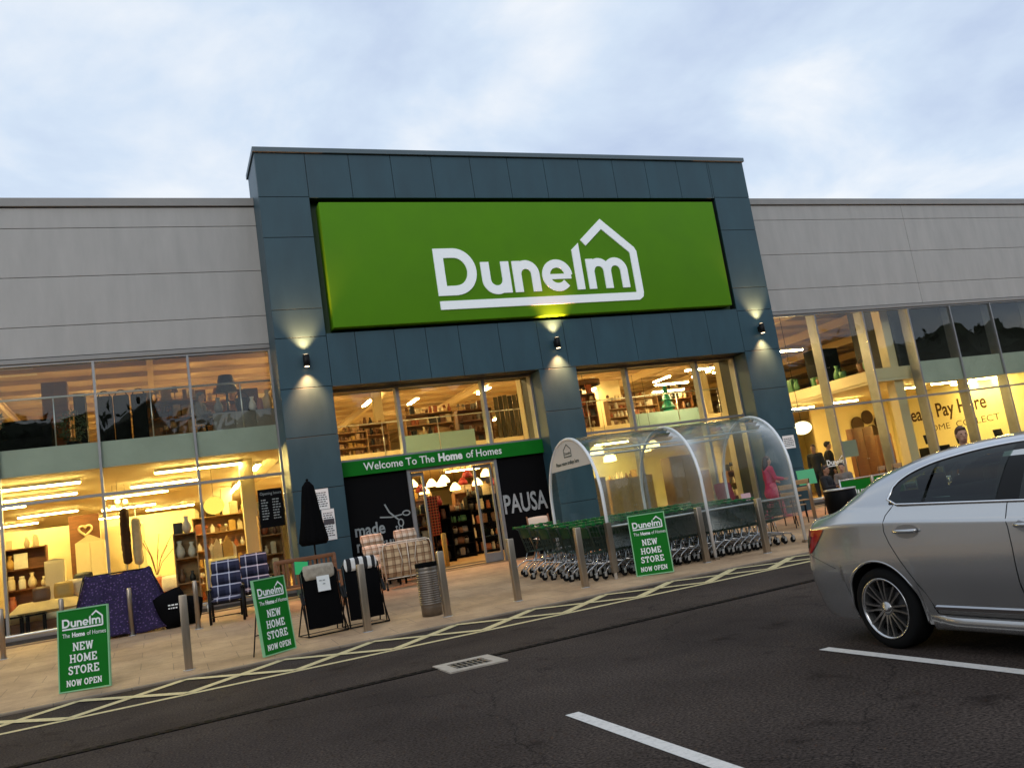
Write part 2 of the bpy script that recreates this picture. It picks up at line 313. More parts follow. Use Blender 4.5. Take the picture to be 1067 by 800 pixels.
def asphalt_mat():
    m = bpy.data.materials.new('asphalt'); m.use_nodes = True; t = m.node_tree; b = t.nodes['Principled BSDF']; b.inputs['Roughness'].default_value = 0.9; b.inputs['Specular IOR Level'].default_value = 0.08
    c = t.nodes.new('ShaderNodeTexCoord')
    def noise(s, d): 
        n = t.nodes.new('ShaderNodeTexNoise'); n.inputs['Scale'].default_value = s; n.inputs['Detail'].default_value = d; n.inputs['Roughness'].default_value = 0.65; t.links.new(c.outputs['Object'], n.inputs['Vector']); return n
    a = noise(0.45, 6); f = noise(48, 3); v = t.nodes.new('ShaderNodeTexVoronoi'); v.inputs['Scale'].default_value = 60; t.links.new(c.outputs['Object'], v.inputs['Vector'])
    r = t.nodes.new('ShaderNodeValToRGB'); r.color_ramp.elements[0].position = 0.3; r.color_ramp.elements[0].color = (0.026, 0.0195, 0.0170, 1); r.color_ramp.elements[1].position = 0.72; r.color_ramp.elements[1].color = (0.056, 0.043, 0.036, 1)
    t.links.new(a.outputs['Fac'], r.inputs[0])
    mr = t.nodes.new('ShaderNodeMapRange'); mr.inputs[1].default_value = 0.3; mr.inputs[2].default_value = 0.75; mr.inputs['To Min'].default_value = 0.15; mr.inputs['To Max'].default_value = 2.5; t.links.new(f.outputs['Fac'], mr.inputs[0])
    mx = t.nodes.new('ShaderNodeMixRGB'); mx.blend_type = 'MULTIPLY'; mx.inputs[0].default_value = 1; t.links.new(r.outputs[0], mx.inputs[1]); t.links.new(mr.outputs[0], mx.inputs[2])
    lt = t.nodes.new('ShaderNodeMath'); lt.operation = 'LESS_THAN'; lt.inputs[1].default_value = 0.11; t.links.new(v.outputs['Distance'], lt.inputs[0])
    fs = t.nodes.new('ShaderNodeMath'); fs.operation = 'MULTIPLY'; fs.inputs[1].default_value = 0.35; t.links.new(lt.outputs[0], fs.inputs[0])
    m2 = t.nodes.new('ShaderNodeMixRGB'); m2.inputs[2].default_value = (0.2, 0.17, 0.15, 1); t.links.new(fs.outputs[0], m2.inputs[0]); t.links.new(mx.outputs[0], m2.inputs[1])
    # oil drips and polished, stained patches
    s1 = noise(1.3, 4); r2 = t.nodes.new('ShaderNodeValToRGB'); r2.color_ramp.elements[0].position = 0.60; r2.color_ramp.elements[0].color = (1, 1, 1, 1); r2.color_ramp.elements[1].position = 0.70; r2.color_ramp.elements[1].color = (0.45, 0.43, 0.43, 1); t.links.new(s1.outputs['Fac'], r2.inputs[0])
    m3 = t.nodes.new('ShaderNodeMixRGB'); m3.blend_type = 'MULTIPLY'; m3.inputs[0].default_value = 1; t.links.new(m2.outputs[0], m3.inputs[1]); t.links.new(r2.outputs[0], m3.inputs[2])
    # hairline cracks
    vc = t.nodes.new('ShaderNodeTexVoronoi'); vc.feature = 'DISTANCE_TO_EDGE'; vc.inputs['Scale'].default_value = 0.33
    dn = noise(2.2, 5); vm = t.nodes.new('ShaderNodeVectorMath'); vm.operation = 'MULTIPLY_ADD'; vm.inputs[1].default_value = (0.5, 0.5, 0.5); t.links.new(dn.outputs['Color'], vm.inputs[0]); t.links.new(c.outputs['Object'], vm.inputs[2]); t.links.new(vm.outputs[0], vc.inputs['Vector'])
    lc = t.nodes.new('ShaderNodeMath'); lc.operation = 'LESS_THAN'; lc.inputs[1].default_value = 0.0025; t.links.new(vc.outputs['Distance'], lc.inputs[0])
    lf = t.nodes.new('ShaderNodeMath'); lf.operation = 'MULTIPLY'; lf.inputs[1].default_value = 0.55; t.links.new(lc.outputs[0], lf.inputs[0])
    m4 = t.nodes.new('ShaderNodeMixRGB'); m4.inputs[2].default_value = (0.006, 0.005, 0.005, 1); t.links.new(lf.outputs[0], m4.inputs[0]); t.links.new(m3.outputs[0], m4.inputs[1])
    t.links.new(m4.outputs[0], b.inputs['Base Color'])
    bp = t.nodes.new('ShaderNodeBump'); bp.inputs['Strength'].default_value = 0.5; bp.inputs['Distance'].default_value = 0.006; t.links.new(f.outputs['Fac'], bp.inputs['Height']); t.links.new(bp.outputs[0], b.inputs['Normal'])
    return m
def paint_mat(name, col, worn=0.5):
    m = bpy.data.materials.new(name); m.use_nodes = True; t = m.node_tree; b = t.nodes['Principled BSDF']; b.inputs['Roughness'].default_value = 0.7
    c = t.nodes.new('ShaderNodeTexCoord'); n = t.nodes.new('ShaderNodeTexNoise'); n.inputs['Scale'].default_value = 22; n.inputs['Detail'].default_value = 8; n.inputs['Roughness'].default_value = 0.75; t.links.new(c.outputs['Object'], n.inputs['Vector'])
    r = t.nodes.new('ShaderNodeValToRGB'); r.color_ramp.elements[0].position = 0.30; r.color_ramp.elements[0].color = (*[x * (1 - worn) + 0.05 * worn for x in col], 1); r.color_ramp.elements[1].position = 0.52; r.color_ramp.elements[1].color = (*col, 1)
    t.links.new(n.outputs['Fac'], r.inputs[0]); t.links.new(r.outputs[0], b.inputs['Base Color']); return m
P_clad = mat('grey_cladding', (0.425, 0.41, 0.385), 0.55, 0, 0.09, 1.6, 0.05, bscale=60, stretch=(1.6, 1, 0.35))
P_cop = mat('grey_coping', (0.29, 0.28, 0.265), 0.5, 0, 0.08, 2)
P_portal = mat('slate_panel', (0.024, 0.070, 0.093), 0.45, 0, 0.16, 1.4, stretch=(1.5, 1, 0.5))
P_portal_dark = mat('slate_dark', (0.012, 0.018, 0.022), 0.6)
P_alu = mat('grey_aluminium', (0.30, 0.30, 0.30), 0.4, 0.6, 0.08, 6)
P_steel = mat('brushed_steel', (0.40, 0.33, 0.255), 0.36, 0.9, 0.14, 14, 0.08, stretch=(1, 1, 0.12))
P_galv = mat('galvanised', (0.62, 0.64, 0.64), 0.36, 0.8, 0.12, 10)
P_blackm = mat('black_metal', (0.006, 0.006, 0.006), 0.45, 0.0, spec=0.2)
P_blackp = mat('black_board', (0.0035, 0.0035, 0.004), 0.5, 0, 0, spec=0.08)
P_green = mat('green_board', (0.005, 0.165, 0.012), 0.55, 0, 0.06, 4, spec=0.12)
P_signg = mat('leaf_green_sign', (0.095, 0.265, 0.006), 0.6, 0, 0.05, 1.2, spec=0.15)
P_white = mat('white_print', (0.86, 0.88, 0.86), 0.5)
P_letter = mat('white_sign_letter', (0.88, 0.9, 0.9), 0.4, 0, 0, emit=(0.8, 0.92, 1.0), est=0.16)  # faint emission added to brighten the white; the letters are not lit
P_spand = mat('pale_green_spandrel', (0.47, 0.53, 0.45), 0.5, 0, 0.10, 1.2)
P_cream = mat('cream_wall', (0.78, 0.66, 0.40), 0.7, 0, 0.05, 1)
P_int = mat('interior_plaster', (0.70, 0.60, 0.42), 0.8, 0, 0.06, 1)
P_ylw = mat('yellow_wall', (0.86, 0.80, 0.48), 0.7)
P_ceil = mat('brown_decking', (0.52, 0.38, 0.22), 0.6, 0, 0.15, 2, stretch=(0.4, 4, 1))
P_ceil2 = mat('ceiling_tile', (0.80, 0.72, 0.48), 0.8, 0, 0.06, 3)
P_wood = mat('brown_wood', (0.19, 0.075, 0.028), 0.5, 0, 0.3, 9, 0.1, stretch=(0.3, 4, 4))
P_oak = mat('pale_wood', (0.42, 0.25, 0.11), 0.55, 0, 0.25, 8, 0.1, stretch=(0.4, 4, 4))
P_floor = mat('shop_floor', (0.36, 0.22, 0.11), 0.45, 0, 0.15, 3)
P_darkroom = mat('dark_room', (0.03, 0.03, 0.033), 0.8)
P_glass = glass('shop_glass', (0.92, 0.94, 0.91), wave=0.06)
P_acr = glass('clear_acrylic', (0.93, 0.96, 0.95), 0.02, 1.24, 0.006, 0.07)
P_yel = paint_mat('yellow_road_paint', (0.68, 0.56, 0.29), 0.55)
P_wht = paint_mat('white_road_paint', (0.70, 0.66, 0.61), 0.35)
P_conc = mat('pale_concrete', (0.42, 0.36, 0.29), 0.8, 0, 0.2, 8, 0.2)
P_iron = mat('cast_iron', (0.004, 0.004, 0.004), 0.8, 0.0, spec=0.05)
P_black = mat('black_fabric', (0.0045, 0.0045, 0.005), 0.95, spec=0.05)
P_rubber = mat('black_rubber', (0.006, 0.006, 0.006), 0.8, spec=0.12)
WARM = (1.0, 0.60, 0.13); WARM2 = (1.0, 0.58, 0.20)
E_low = emitter('ground_tube', (1.0, 0.71, 0.22), 150.0)
E_up = emitter('upper_tube', (1.0, 0.70, 0.29), 330.0); E_upl = emitter('upper_tube_dim', (1.0, 0.70, 0.29), 150.0)
E_lamp = emitter('shade_glow', (1.0, 0.66, 0.22), 9.0)

# ------------------------------------------------------------------ ground
g = MB(); g.add([(-500, -500, 0), (600, -500, 0), (600, 700, 0), (-500, 700, 0)], [(0, 1, 2, 3)])
struct(g.build('car_park', asphalt_mat()))
g = MB(); NX = 2
g.add([(-60, 13.05, pz(13.05)), (80, 13.05, pz(13.05)), (80, 21.2, pz(21.2)), (-60, 21.2, pz(21.2)), (-60, 13.05, -0.1), (80, 13.05, -0.1), (80, 21.2, -0.1), (-60, 21.2, -0.1)],
      [(0, 1, 2, 3), (0, 4, 5, 1)])
struct(g.build('pavement', paving_mat()))
g = MB()
x = -60.0
while x < 80: g.rbox((x + 0.457, 12.985, -0.035), (0.908, 0.125, 0.12), 0.006); x += 0.915
struct(g.build('kerb', mat('kerb_stone', (0.22, 0.17, 0.12), 0.8, 0, 0.2, 7, 0.2)))
# yellow lattice along the kerb and white bay lines
g = MB()
def line(a, b, w, z, mb):
    a = Vector(a); b = Vector(b); d = (b - a).normalized(); n = Vector((-d.y, d.x)) * w / 2
    mb.add([(*(a - n), z), (*(b - n), z), (*(b + n), z), (*(a + n), z)], [(0, 1, 2, 3)])
def oy(x): return 11.33 + 0.045 * (x + 1.0)
line((-30, oy(-30)), (40, oy(14)), 0.10, 0.004, g)
g = MB(); line((-14, oy(-14)), (14.5, oy(14.5)), 0.125, 0.004, g)
k = -12
while k < 13:
    x0 = -1.15 + 1.275 * k
    line((x0, oy(x0) + 0.06), (x0 + 1.275, 12.86), 0.155, 0.008, g); line((x0, 12.86), (x0 + 1.275, oy(x0 + 1.275) + 0.06), 0.15, 0.012, g); k += 1
struct(g.build('yellow_road_marking', P_yel))
g = MB()
for xb in (-2.1, 0.27, 2.63, 4.98, 7.34): line((xb, 6.02), (xb, 1.2), 0.11, 0.005, g)
struct(g.build('white_bay_marking', P_wht))
# slot drain and gully
g = MB(); gb = MB(); x = -9.0
def dyl(x): return 9.20 + 0.075 * (x - 1.0)
while x < 16:
    g.box((x, dyl(x), 0.004), (0.052, 0.10, 0.012), (0, 0, 0.075)); x += 0.115
gb.box((3.5, dyl(3.5), -0.006), (25, 0.15, 0.024), (0, 0, math.atan(0.075)))
dr = thing('slot_drain', 'narrow slotted drainage channel running across the dark car park', 'drain', (3.5, dyl(3.5), 0))
gb.build('channel', P_iron, dr); g.build('grating', mat('drain_bar', (0.024, 0.019, 0.017), 0.85, 0.0, spec=0.05), dr)
gu = thing('gully_grate', 'square road gully with pale concrete surround in the car park', 'drain', (2.9, 9.12, 0))
m0 = MB(); W2 = 0.32
for (a, b, c, d) in ((-W2, W2, -W2, -0.2), (-W2, W2, 0.2, W2), (-W2, -0.2, -0.2, 0.2), (0.2, W2, -0.2, 0.2)): m0.bx(2.9 + a, 2.9 + b, 9.12 + c, 9.12 + d, -0.02, 0.016)
m0.build('surround', P_conc, gu)
m0 = MB()
for i in range(7): m0.bx(2.715 + i * 0.058, 2.737 + i * 0.058, 8.925, 9.315, -0.01, 0.013)
m0.bx(2.71, 3.09, 9.11, 9.13, -0.01, 0.011); m0.build('grate', mat('gully_bar', (0.16, 0.14, 0.12), 0.6, 0.4), gu)
m0 = MB(); m0.bx(2.70, 3.10, 8.92, 9.32, -0.02, 0.006); m0.build('pit', P_iron, gu)
# wooded bank far behind the camera, seen only as a reflection in the glass
g = MB()
for i in range(96):
    bm = bmesh.new(); bmesh.ops.create_icosphere(bm, subdivisions=3, radius=1)
    s = rnd.uniform(4.5, 7.5); c = Vector((-85 + i * 2.6 + rnd.uniform(-2, 2), -34 - rnd.uniform(0, 14), rnd.uniform(4.0, 9.5)))
    V = []
    for v in bm.verts: V.append(c + v.co * s * (1 + 0.30 * math.sin(7 * v.co.x + i) * math.sin(8 * v.co.z + 2 * i) + rnd.uniform(-0.14, 0.14)))
    g.add(V, [[v.index for v in f.verts] for f in bm.faces]); bm.free()
    for q in range(420):                            # leaf sprays that break up the outline
        d = Vector((rnd.gauss(0, 1), rnd.gauss(0, 1), rnd.gauss(0, 1))).normalized(); p_ = c + d * s * rnd.uniform(0.92, 1.22); a_ = Vector((rnd.gauss(0, 1), rnd.gauss(0, 1), rnd.gauss(0, 1))).normalized(); b_ = a_.orthogonal().normalized() * 0.5
        g.add([p_ - a_ * 0.5, p_ + b_ * 0.5, p_ + a_ * 0.5, p_ - b_ * 0.5], [(0, 1, 2, 3)])
o = g.build('wooded_bank', mat('dark_foliage', (0.06, 0.075, 0.04), 0.8, 0, 0.5, 2)); o['kind'] = 'stuff'

# ------------------------------------------------------------------ the shop building
store = thing('retail_store', 'two storey grey retail store with dark slate entrance portal and lit glass front', 'building', (9.85, 20.8, 0.45))
def panels(mb, back, x0, x1, z0, z1, xs, zs, y, th=0.05, gap=0.013):
    X = [x0] + [x for x in xs if x0 + 0.05 < x < x1 - 0.05] + [x1]; Z = [z0] + [z for z in zs if z0 + 0.05 < z < z1 - 0.05] + [z1]
    for i in range(len(X) - 1):
        for j in range(len(Z) - 1):
            mb.bx(X[i] + (gap / 2 if i else 0), X[i + 1] - (gap / 2 if i < len(X) - 2 else 0), y, y + th, Z[j] + (gap / 2 if j else 0), Z[j + 1] - (gap / 2 if j < len(Z) - 2 else 0))
    back.bx(x0 + 0.01, x1 - 0.01, y + th + 0.004, y + th + 0.12, z0 + 0.01, z1 - 0.01)
bk = MB()
for (a, b, xs) in ((-26, 2.745, [-14.6, -8.1]), (16.955, 58, [24.1, 33, 42, 50])):
    w = MB(); panels(w, bk, a, b, 6.42, 9.86, xs, [7.11, 8.24, 9.38], 20.80); w.build('wall', P_clad, store, bev=0.004)
    c = MB(); c.bx(a, b, 20.74, 21.4, 9.885, 10.085); c.build('coping', P_cop, store, bev=0.006)
    c = MB(); c.bx(a, b, 20.775, 20.93, 6.30, 6.40); c.build('window_head', P_cop, store, bev=0.006)
bk.bx(-26, 58, 21.0, 21.3, 6.32, 9.88); bk.build('wall_lining', P_portal_dark, store)
# portal
p = MB(); bk = MB()
XS = [3.93 + 1.065 * i for i in range(0, 13)]; XB = [4.60, 5.56, 6.35, 7.2, 8.27, 9.35, 10.1, 10.95, 12.2, 13.45, 14.6]
PZ = [1.6, 2.75, 3.95, 5.08, 6.27, 6.95, 8.71, 9.72]
panels(p, bk, 2.75, 3.92, 0.30, 10.82, [], PZ, 19.80)
panels(p, bk, 15.71, 16.95, 0.30, 10.82, [], PZ, 19.80)
panels(p, bk, 3.933, 15.697, 9.70, 10.82, XS, [], 19.80)
panels(p, bk, 3.933, 15.697, 5.06, 6.33, XB, [], 19.80)
panels(p, bk, 9.22, 10.28, 0.30, 5.047, [], [1.6, 2.75, 3.95], 19.80)
p.bx(2.745, 2.80, 19.856, 21.3, 0.3, 10.8); p.bx(16.90, 16.955, 19.856, 21.3, 0.3, 10.8)          # side returns
for (a, b) in ((3.86, 3.915), (9.225, 9.28), (10.22, 10.275), (15.715, 15.77)): p.bx(a, b, 19.856, 20.55, 0.3, 5.05)
p.build('entrance_portal', P_portal, store, bev=0.004)
bk.bx(2.81, 3.85, 19.98, 21.2, 0.3, 10.8); bk.bx(15.78, 16.89, 19.98, 21.2, 0.3, 10.8); bk.bx(9.29, 10.21, 19.98, 21.2, 0.3, 5.2)
bk.bx(3.86, 15.77, 19.98, 21.2, 5.065, 6.32); bk.bx(3.86, 15.77, 19.98, 21.2, 9.71, 10.79)
bk.build('portal_lining', P_portal_dark, store)
rc = MB(); rc.bx(3.86, 15.77, 20.16, 20.3, 6.325, 9.705); rc.build('sign_recess', mat('recess_green', (0.05, 0.10, 0.045), 0.6), store)
c = MB(); c.bx(2.71, 16.99, 19.74, 21.4, 10.84, 10.96); c.build('coping', mat('slate_coping', (0.10, 0.14, 0.16), 0.45), store, bev=0.006)
# carcass: roof, slabs, ceilings, partition walls
c = MB(); c.bx(-26, 58, 21.3, 57, 8.6, 8.8); c.build('roof', P_portal_dark, store)
c = MB(); c.bx(-26, 58, 21.32, 56.8, 7.62, 7.70)
y = 22.4
while y < 56: c.bx(-26, 58, y, y + 0.10, 7.48, 7.615); y += 1.55
c.build('ceiling', P_ceil, store)
c = MB(); x = -22.0
while x < 58:
    c.bx(x, x + 0.16, 21.4, 56.5, 7.12, 7.17); c.bx(x, x + 0.16, 21.4, 56.5, 7.40, 7.45); c.bx(x + 0.07, x + 0.09, 21.4, 56.5, 7.16, 7.41); x += 4.4
c.build('roof_beam', mat('painted_beam', (0.62, 0.46, 0.24), 0.6), store)
y = 27.0
while y < 56:
    x = -6.0 + (y * 7) % 2.2
    while x < 40: c = MB(); c.bx(x, x + 1.05, y, y + 0.9, 7.595, 7.616); c.build('rooflight', mat('rooflight_panel', (0.75, 0.75, 0.62), 0.6), store); x += 8.8
    y += 7.0
c = MB()
for (a, b, y0) in ((-26, 3.2, 20.98), (22.0, 58, 21.4), (3.2, 22.0, 30.0)): c.bx(a, b, y0, 56.8, 4.07, 4.43)
c.build('upper_floor', P_cream, store)
c = MB()
for (a, b, y0) in ((-26, 3.16, 20.99), (22.04, 58, 21.41), (3.2, 22.0, 30.04)): c.bx(a, b, y0, 56.8, 3.99, 4.066)
c.build('ceiling', P_ceil2, store)
c = MB(); c.bx(-26, 58, 20.36, 56.8, 0.28, 0.445); c.build('floor', P_floor, store)
c = MB()
c.bx(-26, 58, 56.8, 57, 0.4, 8.6); c.bx(-26.2, -26, 20.9, 57, 0.4, 9.8); c.bx(58, 58.2, 20.9, 57, 0.4, 9.8)
c.build('interior_wall', P_int, store)
c = MB(); c.bx(-24, -4.2, 28.0, 28.1, 0.445, 3.99); c.bx(-2.30, -1.55, 26.5, 26.6, 0.445, 3.3); c.build('partition_wall', P_wood, store)
c = MB(); c.bx(-4.1, -2.31, 27.0, 27.1, 0.445, 3.1); c.bx(-9.0, -4.11, 27.0, 27.1, 0.445, 3.1); c.build('panelling', P_cream, store)
c = MB(); c.bx(-2.0, 1.05, 30.0, 30.1, 0.445, 3.30); c.build('display_wall', P_ylw, store)
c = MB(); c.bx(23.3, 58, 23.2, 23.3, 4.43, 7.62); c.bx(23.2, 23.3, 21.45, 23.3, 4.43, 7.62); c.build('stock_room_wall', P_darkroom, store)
c = MB(); c.bx(17.2, 29.5, 34.0, 34.1, 0.445, 3.99); c.build('counter_wall', P_ylw, store)
c = MB(); c.bx(17.2, 22.0, 38, 38.1, 0.445, 7.6); c.build('atrium_wall', P_cream, store)
c = MB()
for (x, y, wd) in ((2.15, 23.5, 0.17), (10.05, 22.6, 0.25), (16.35, 21.5, 0.42), (23.05, 21.7, 0.2), (2.15, 31.5, 0.17), (22.4, 31.5, 0.17), (-5.5, 25.5, 0.17), (8.2, 33, 0.17), (14.5, 33, 0.17)):
    c = MB(); c.bx(x - wd, x + wd, y - 0.17, y + 0.17, 0.445, 3.985 if y > 23 and x < 3.2 else 7.61); c.build('column', P_cream, store)
c = MB(); c.tube([(-8.5, 21.12, 5.58), (2.72, 21.12, 5.58)], 0.024, 8)
for i in range(6): c.tube([(-7.9 + i * 1.98, 21.12, 4.44), (-7.9 + i * 1.98, 21.12, 5.57)], 0.015, 6)
c.build('guard_rail', P_galv, store)
# balustrade round the void
c = MB(); c.bx(8.25, 10.95, 29.96, 29.985, 4.05, 4.88); c.build('balustrade_panel', mat('pale_green_glass', (0.24, 0.40, 0.46), 0.5), store); c = MB(); c.bx(17.7, 20.9, 29.96, 29.985, 4.05, 4.75); c.build('balustrade_panel', mat('pale_green_glass', (0, 0, 0)), store)
c = MB(); c.tube([(3.2, 29.95, 5.45), (22, 29.95, 5.45)], 0.025); 
for i in range(10): c.tube([(3.4 + i * 2.06, 29.95, 4.05), (3.4 + i * 2.06, 29.95, 5.45)], 0.02, 6)
c.build('balustrade_rail', P_galv, store)
# staircase in the void
c = MB()
for (xa, xb) in ((12.3, 12.36), (13.3, 13.36)): c.prism([(0, 0)] * 0 or [(27.0, 0.445), (27.35, 0.445), (32.4, 4.25), (32.4, 4.55)], xa, xb, lambda x, y, z: (y, x, z))
for i in range(20): c.bx(12.37, 13.29, 27.1 + i * 0.265, 27.38 + i * 0.265, 0.44 + i * 0.2, 0.475 + i * 0.2)
c.build('staircase', P_galv, store)

def window_bay(x0, x1, y, z0, z1, transoms, fin=0.0, spand=None, lastm=False, mw=0.055):
    f = MB(); f.bx(x0 - mw / 2, x0 + mw / 2, y - 0.05, y + 0.07 + fin, z0, z1)
    if lastm: f.bx(x1 - mw / 2, x1 + mw / 2, y - 0.05, y + 0.07 + fin, z0, z1)
    a, b = x0 + mw / 2 + 0.001, x1 - mw / 2 - 0.001
    f.bx(a, b, y - 0.045, y + 0.06, z0, z0 + 0.07); f.bx(a, b, y - 0.045, y + 0.06, z1 - 0.05, z1)
    for t in transoms: f.bx(a, b, y - 0.045, y + 0.06, t - 0.03, t + 0.03)
    o = f.build('window', P_alu, store)
    g = MB(); zz = [z0 + 0.071] + sum([[t - 0.031, t + 0.031] for t in transoms], []) + [z1 - 0.051]
    for i in range(0, len(zz), 2): g.bx(a, b, y - 0.006, y + 0.006, zz[i], zz[i + 1])
    g.build('pane', P_glass, o)
    if spand: s = MB(); s.bx(a, b, y + 0.03, y + 0.055, spand[0], spand[1]); s.build('spandrel_panel', P_spand, o)
LM = [-8.9, -6.95, -5.0, -3.05, -1.1, 0.88, 2.73]
for i in range(6): window_bay(LM[i], LM[i + 1], 20.87, 0.52, 6.30, [3.29], 0.0, (3.88, 4.46), i == 5)
RM = [17.0, 17.72, 19.43, 21.40, 23.38, 25.30, 27.25, 29.2, 31.15, 33.1]
for i in range(9): window_bay(RM[i], RM[i + 1], 20.87, 0.52, 6.30, [3.31], 0.26, (3.72, 4.46) if i > 3 else None, i == 8)
c = MB(); c.bx(-26, -8.94, 20.85, 20.95, 0.3, 6.3); c.bx(33.15, 58, 20.85, 20.95, 0.3, 6.3); c.build('wall', P_clad, store)
c = MB(); c.bx(-8.95, 2.74, 20.80, 21.0, 0.25, 0.515); c.bx(16.96, 33.2, 20.80, 21.0, 0.25, 0.515); c.build('plinth', mat('dark_plinth', (0.07, 0.06, 0.05), 0.7, 0, 0.2, 5), store)
PM = [3.92, 5.60, 7.86, 9.22]
for i in range(3): window_bay(PM[i], PM[i + 1], 20.42, 3.30, 5.05, [], 0.12, None, i == 2, 0.08)
PR = [10.28, 12.09, 14.39, 15.71]
for i in range(3): window_bay(PR[i], PR[i + 1], 20.42, 0.46, 5.05, [3.33], 0.12, None, i == 2, 0.08)
for (a, b) in ((3.92, 5.60), (7.86, 9.22)):
    f = MB(); f.bx(a, b, 20.38, 20.46, 0.44, 3.29); o = f.build('blanked_window', P_blackp, store)
f = MB(); f.bx(5.56, 5.64, 20.33, 20.5, 0.44, 3.29); f.bx(7.82, 7.90, 20.33, 20.5, 0.44, 3.29); f.bx(5.64, 7.82, 20.36, 20.48, 2.90, 3.29); f.build('door_frame', P_alu, store)
for (a, b) in ((5.66, 6.02), (7.32, 7.80)):
    f = MB(); f.bx(a, a + 0.055, 20.53, 20.58, 0.46, 2.88); f.bx(b - 0.055, b, 20.53, 20.58, 0.46, 2.88); f.bx(a + 0.056, b - 0.056, 20.53, 20.58, 2.80, 2.88); f.bx(a + 0.056, b - 0.056, 20.53, 20.58, 0.46, 0.68)
    o = f.build('sliding_door', P_alu, store); q = MB(); q.bx(a + 0.057, b - 0.057, 20.55, 20.56, 0.69, 2.79); q.build('pane', P_glass, o)
c = MB(); c.bx(5.66, 7.80, 20.6, 22.2, 0.447, 0.457); tag(c.build('doormat', mat('dark_mat', (0.06, 0.03, 0.018), 0.9, 0, 0.3, 30), origin=(6.7, 21.4, 0.447)), 'dark brown entrance mat just inside the sliding doors', 'mat')

# ------------------------------------------------------------------ signs on the shop front
t = thing('fascia_sign', 'huge leaf green fascia sign with white house-shaped wordmark above the entrance', 'sign', (9.8, 20.16, 6.42))
c = MB(); c.rbox((9.79, 19.885, 7.975), (11.38, 0.45, 3.11), 0.02); c.build('sign_face', P_signg, t)
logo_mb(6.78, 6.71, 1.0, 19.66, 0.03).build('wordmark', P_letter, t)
t = thing('welcome_banner', 'long green banner with white welcome greeting over the sliding doors', 'banner', (6.58, 20.3, 2.97))
c = MB(); c.bx(3.93, 9.21, 20.26, 20.32, 2.97, 3.315); c.build('banner_board', P_green, t)
l = text_mb('Welcome To The ', 0.26, 20.258, 4.52, 3.07, bold=0.002, squash=0.93); l2 = text_mb('Home', 0.265, 20.258, 6.37, 3.07, bold=0.011, squash=0.93); l3 = text_mb('of Homes', 0.26, 20.258, 7.09, 3.07, bold=0.002, squash=0.93)
for q in (l2, l3): l.add(q.v, q.f)
l.build('lettering', P_white, t)
t = thing('made_to_measure_graphic', 'pale scissors and lettering graphic on the black panel left of the doors', 'sign', (4.8, 20.37, 0.9))
P_grey = mat('grey_print', (0.30, 0.33, 0.33), 0.6)
l = text_mb('made', 0.40, 20.378, 4.14, 1.56, bold=0.008, squash=0.84); q = text_mb('to', 0.22, 20.378, 5.12, 1.57, squash=1.0); l.add(q.v, q.f)
q = text_mb('measure', 0.40, 20.378, 4.14, 1.20, bold=0.008, squash=0.84); l.add(q.v, q.f); l.build('lettering', P_grey, t)
s = MB(); s.strip([(4.93, 2.22), (5.02, 2.02), (5.22, 1.82)], 0.035, 20.372, 20.379); s.strip([(4.78, 1.93), (5.05, 1.90), (5.32, 1.93)], 0.03, 20.370, 20.377)
s.strip(arc(5.43, 1.95, 0.09, 0, 342, 14, 0.055), 0.028, 20.371, 20.378, True); s.strip(arc(5.27, 1.74, 0.06, 0, 342, 14, 0.085), 0.028, 20.372, 20.379, True); s.build('scissors', P_grey, t)
t = thing('cafe_graphic', 'large grey capital lettering on the black panel right of the doors', 'sign', (8.55, 20.37, 1.6))
l = text_mb('PAUSA', 0.66, 20.378, 7.93, 1.57, bold=0.012, squash=0.60); l.build('lettering', mat('grey_print_b', (0.36, 0.38, 0.38), 0.6, 0, 0.3, 20), t)
def text_lines(mb, x0, x1, z, h, y, n, seed):
    r = random.Random(seed)
    for i in range(n): 
        x = x0
        while x < x1 - 0.03:
            ww = r.uniform(0.02, 0.07); 
            if x + ww > x1: break
            mb.bx(x, x + ww, y - 0.002, y, z - i * h, z - i * h + h * 0.42); x += ww + 0.015
t = thing('opening_hours_poster', 'black opening hours poster hanging inside the left window by the slate pier', 'poster', (2.37, 20.8, 2.08))
c = MB(); c.bx(2.11, 2.66, 20.805, 20.815, 2.08, 2.96); c.build('board', P_blackp, t)
l = text_mb('Opening hours', 0.095, 20.803, 2.155, 2.83, squash=0.85); text_lines(l, 2.17, 2.33, 2.70, 0.062, 20.804, 8, 1); text_lines(l, 2.42, 2.60, 2.70, 0.062, 20.804, 8, 2); l.build('lettering', P_grey, t)
for (nm, x0, x1, z0, z1, lab, sd) in (('window_notice', 3.24, 3.54, 2.28, 2.74, 'small white notice fixed highest on the left slate pier', 3), ('window_notice', 3.34, 3.62, 1.58, 2.27, 'long white notice fixed low on the left slate pier behind the parasol', 4), ('window_notice', 16.40, 16.80, 2.18, 2.55, 'white notice with grey print on the right slate pier', 5)):
    t = thing(nm, lab, 'notice', ((x0 + x1) / 2, 19.79, z0)); c = MB(); c.bx(x0, x1, 19.785, 19.795, z0, z1); c.build('sheet', P_white, t)
    l = MB(); text_lines(l, x0 + 0.03, x1 - 0.03, z1 - 0.10, 0.05, 19.784, int((z1 - z0 - 0.1) / 0.05), sd)
    if sd == 4: l.bx(x0 + 0.02, x1 - 0.02, 19.779, 19.7815, 1.93, 2.05)
    l.build('print', mat('dark_print', (0.06, 0.06, 0.07), 0.6), t)

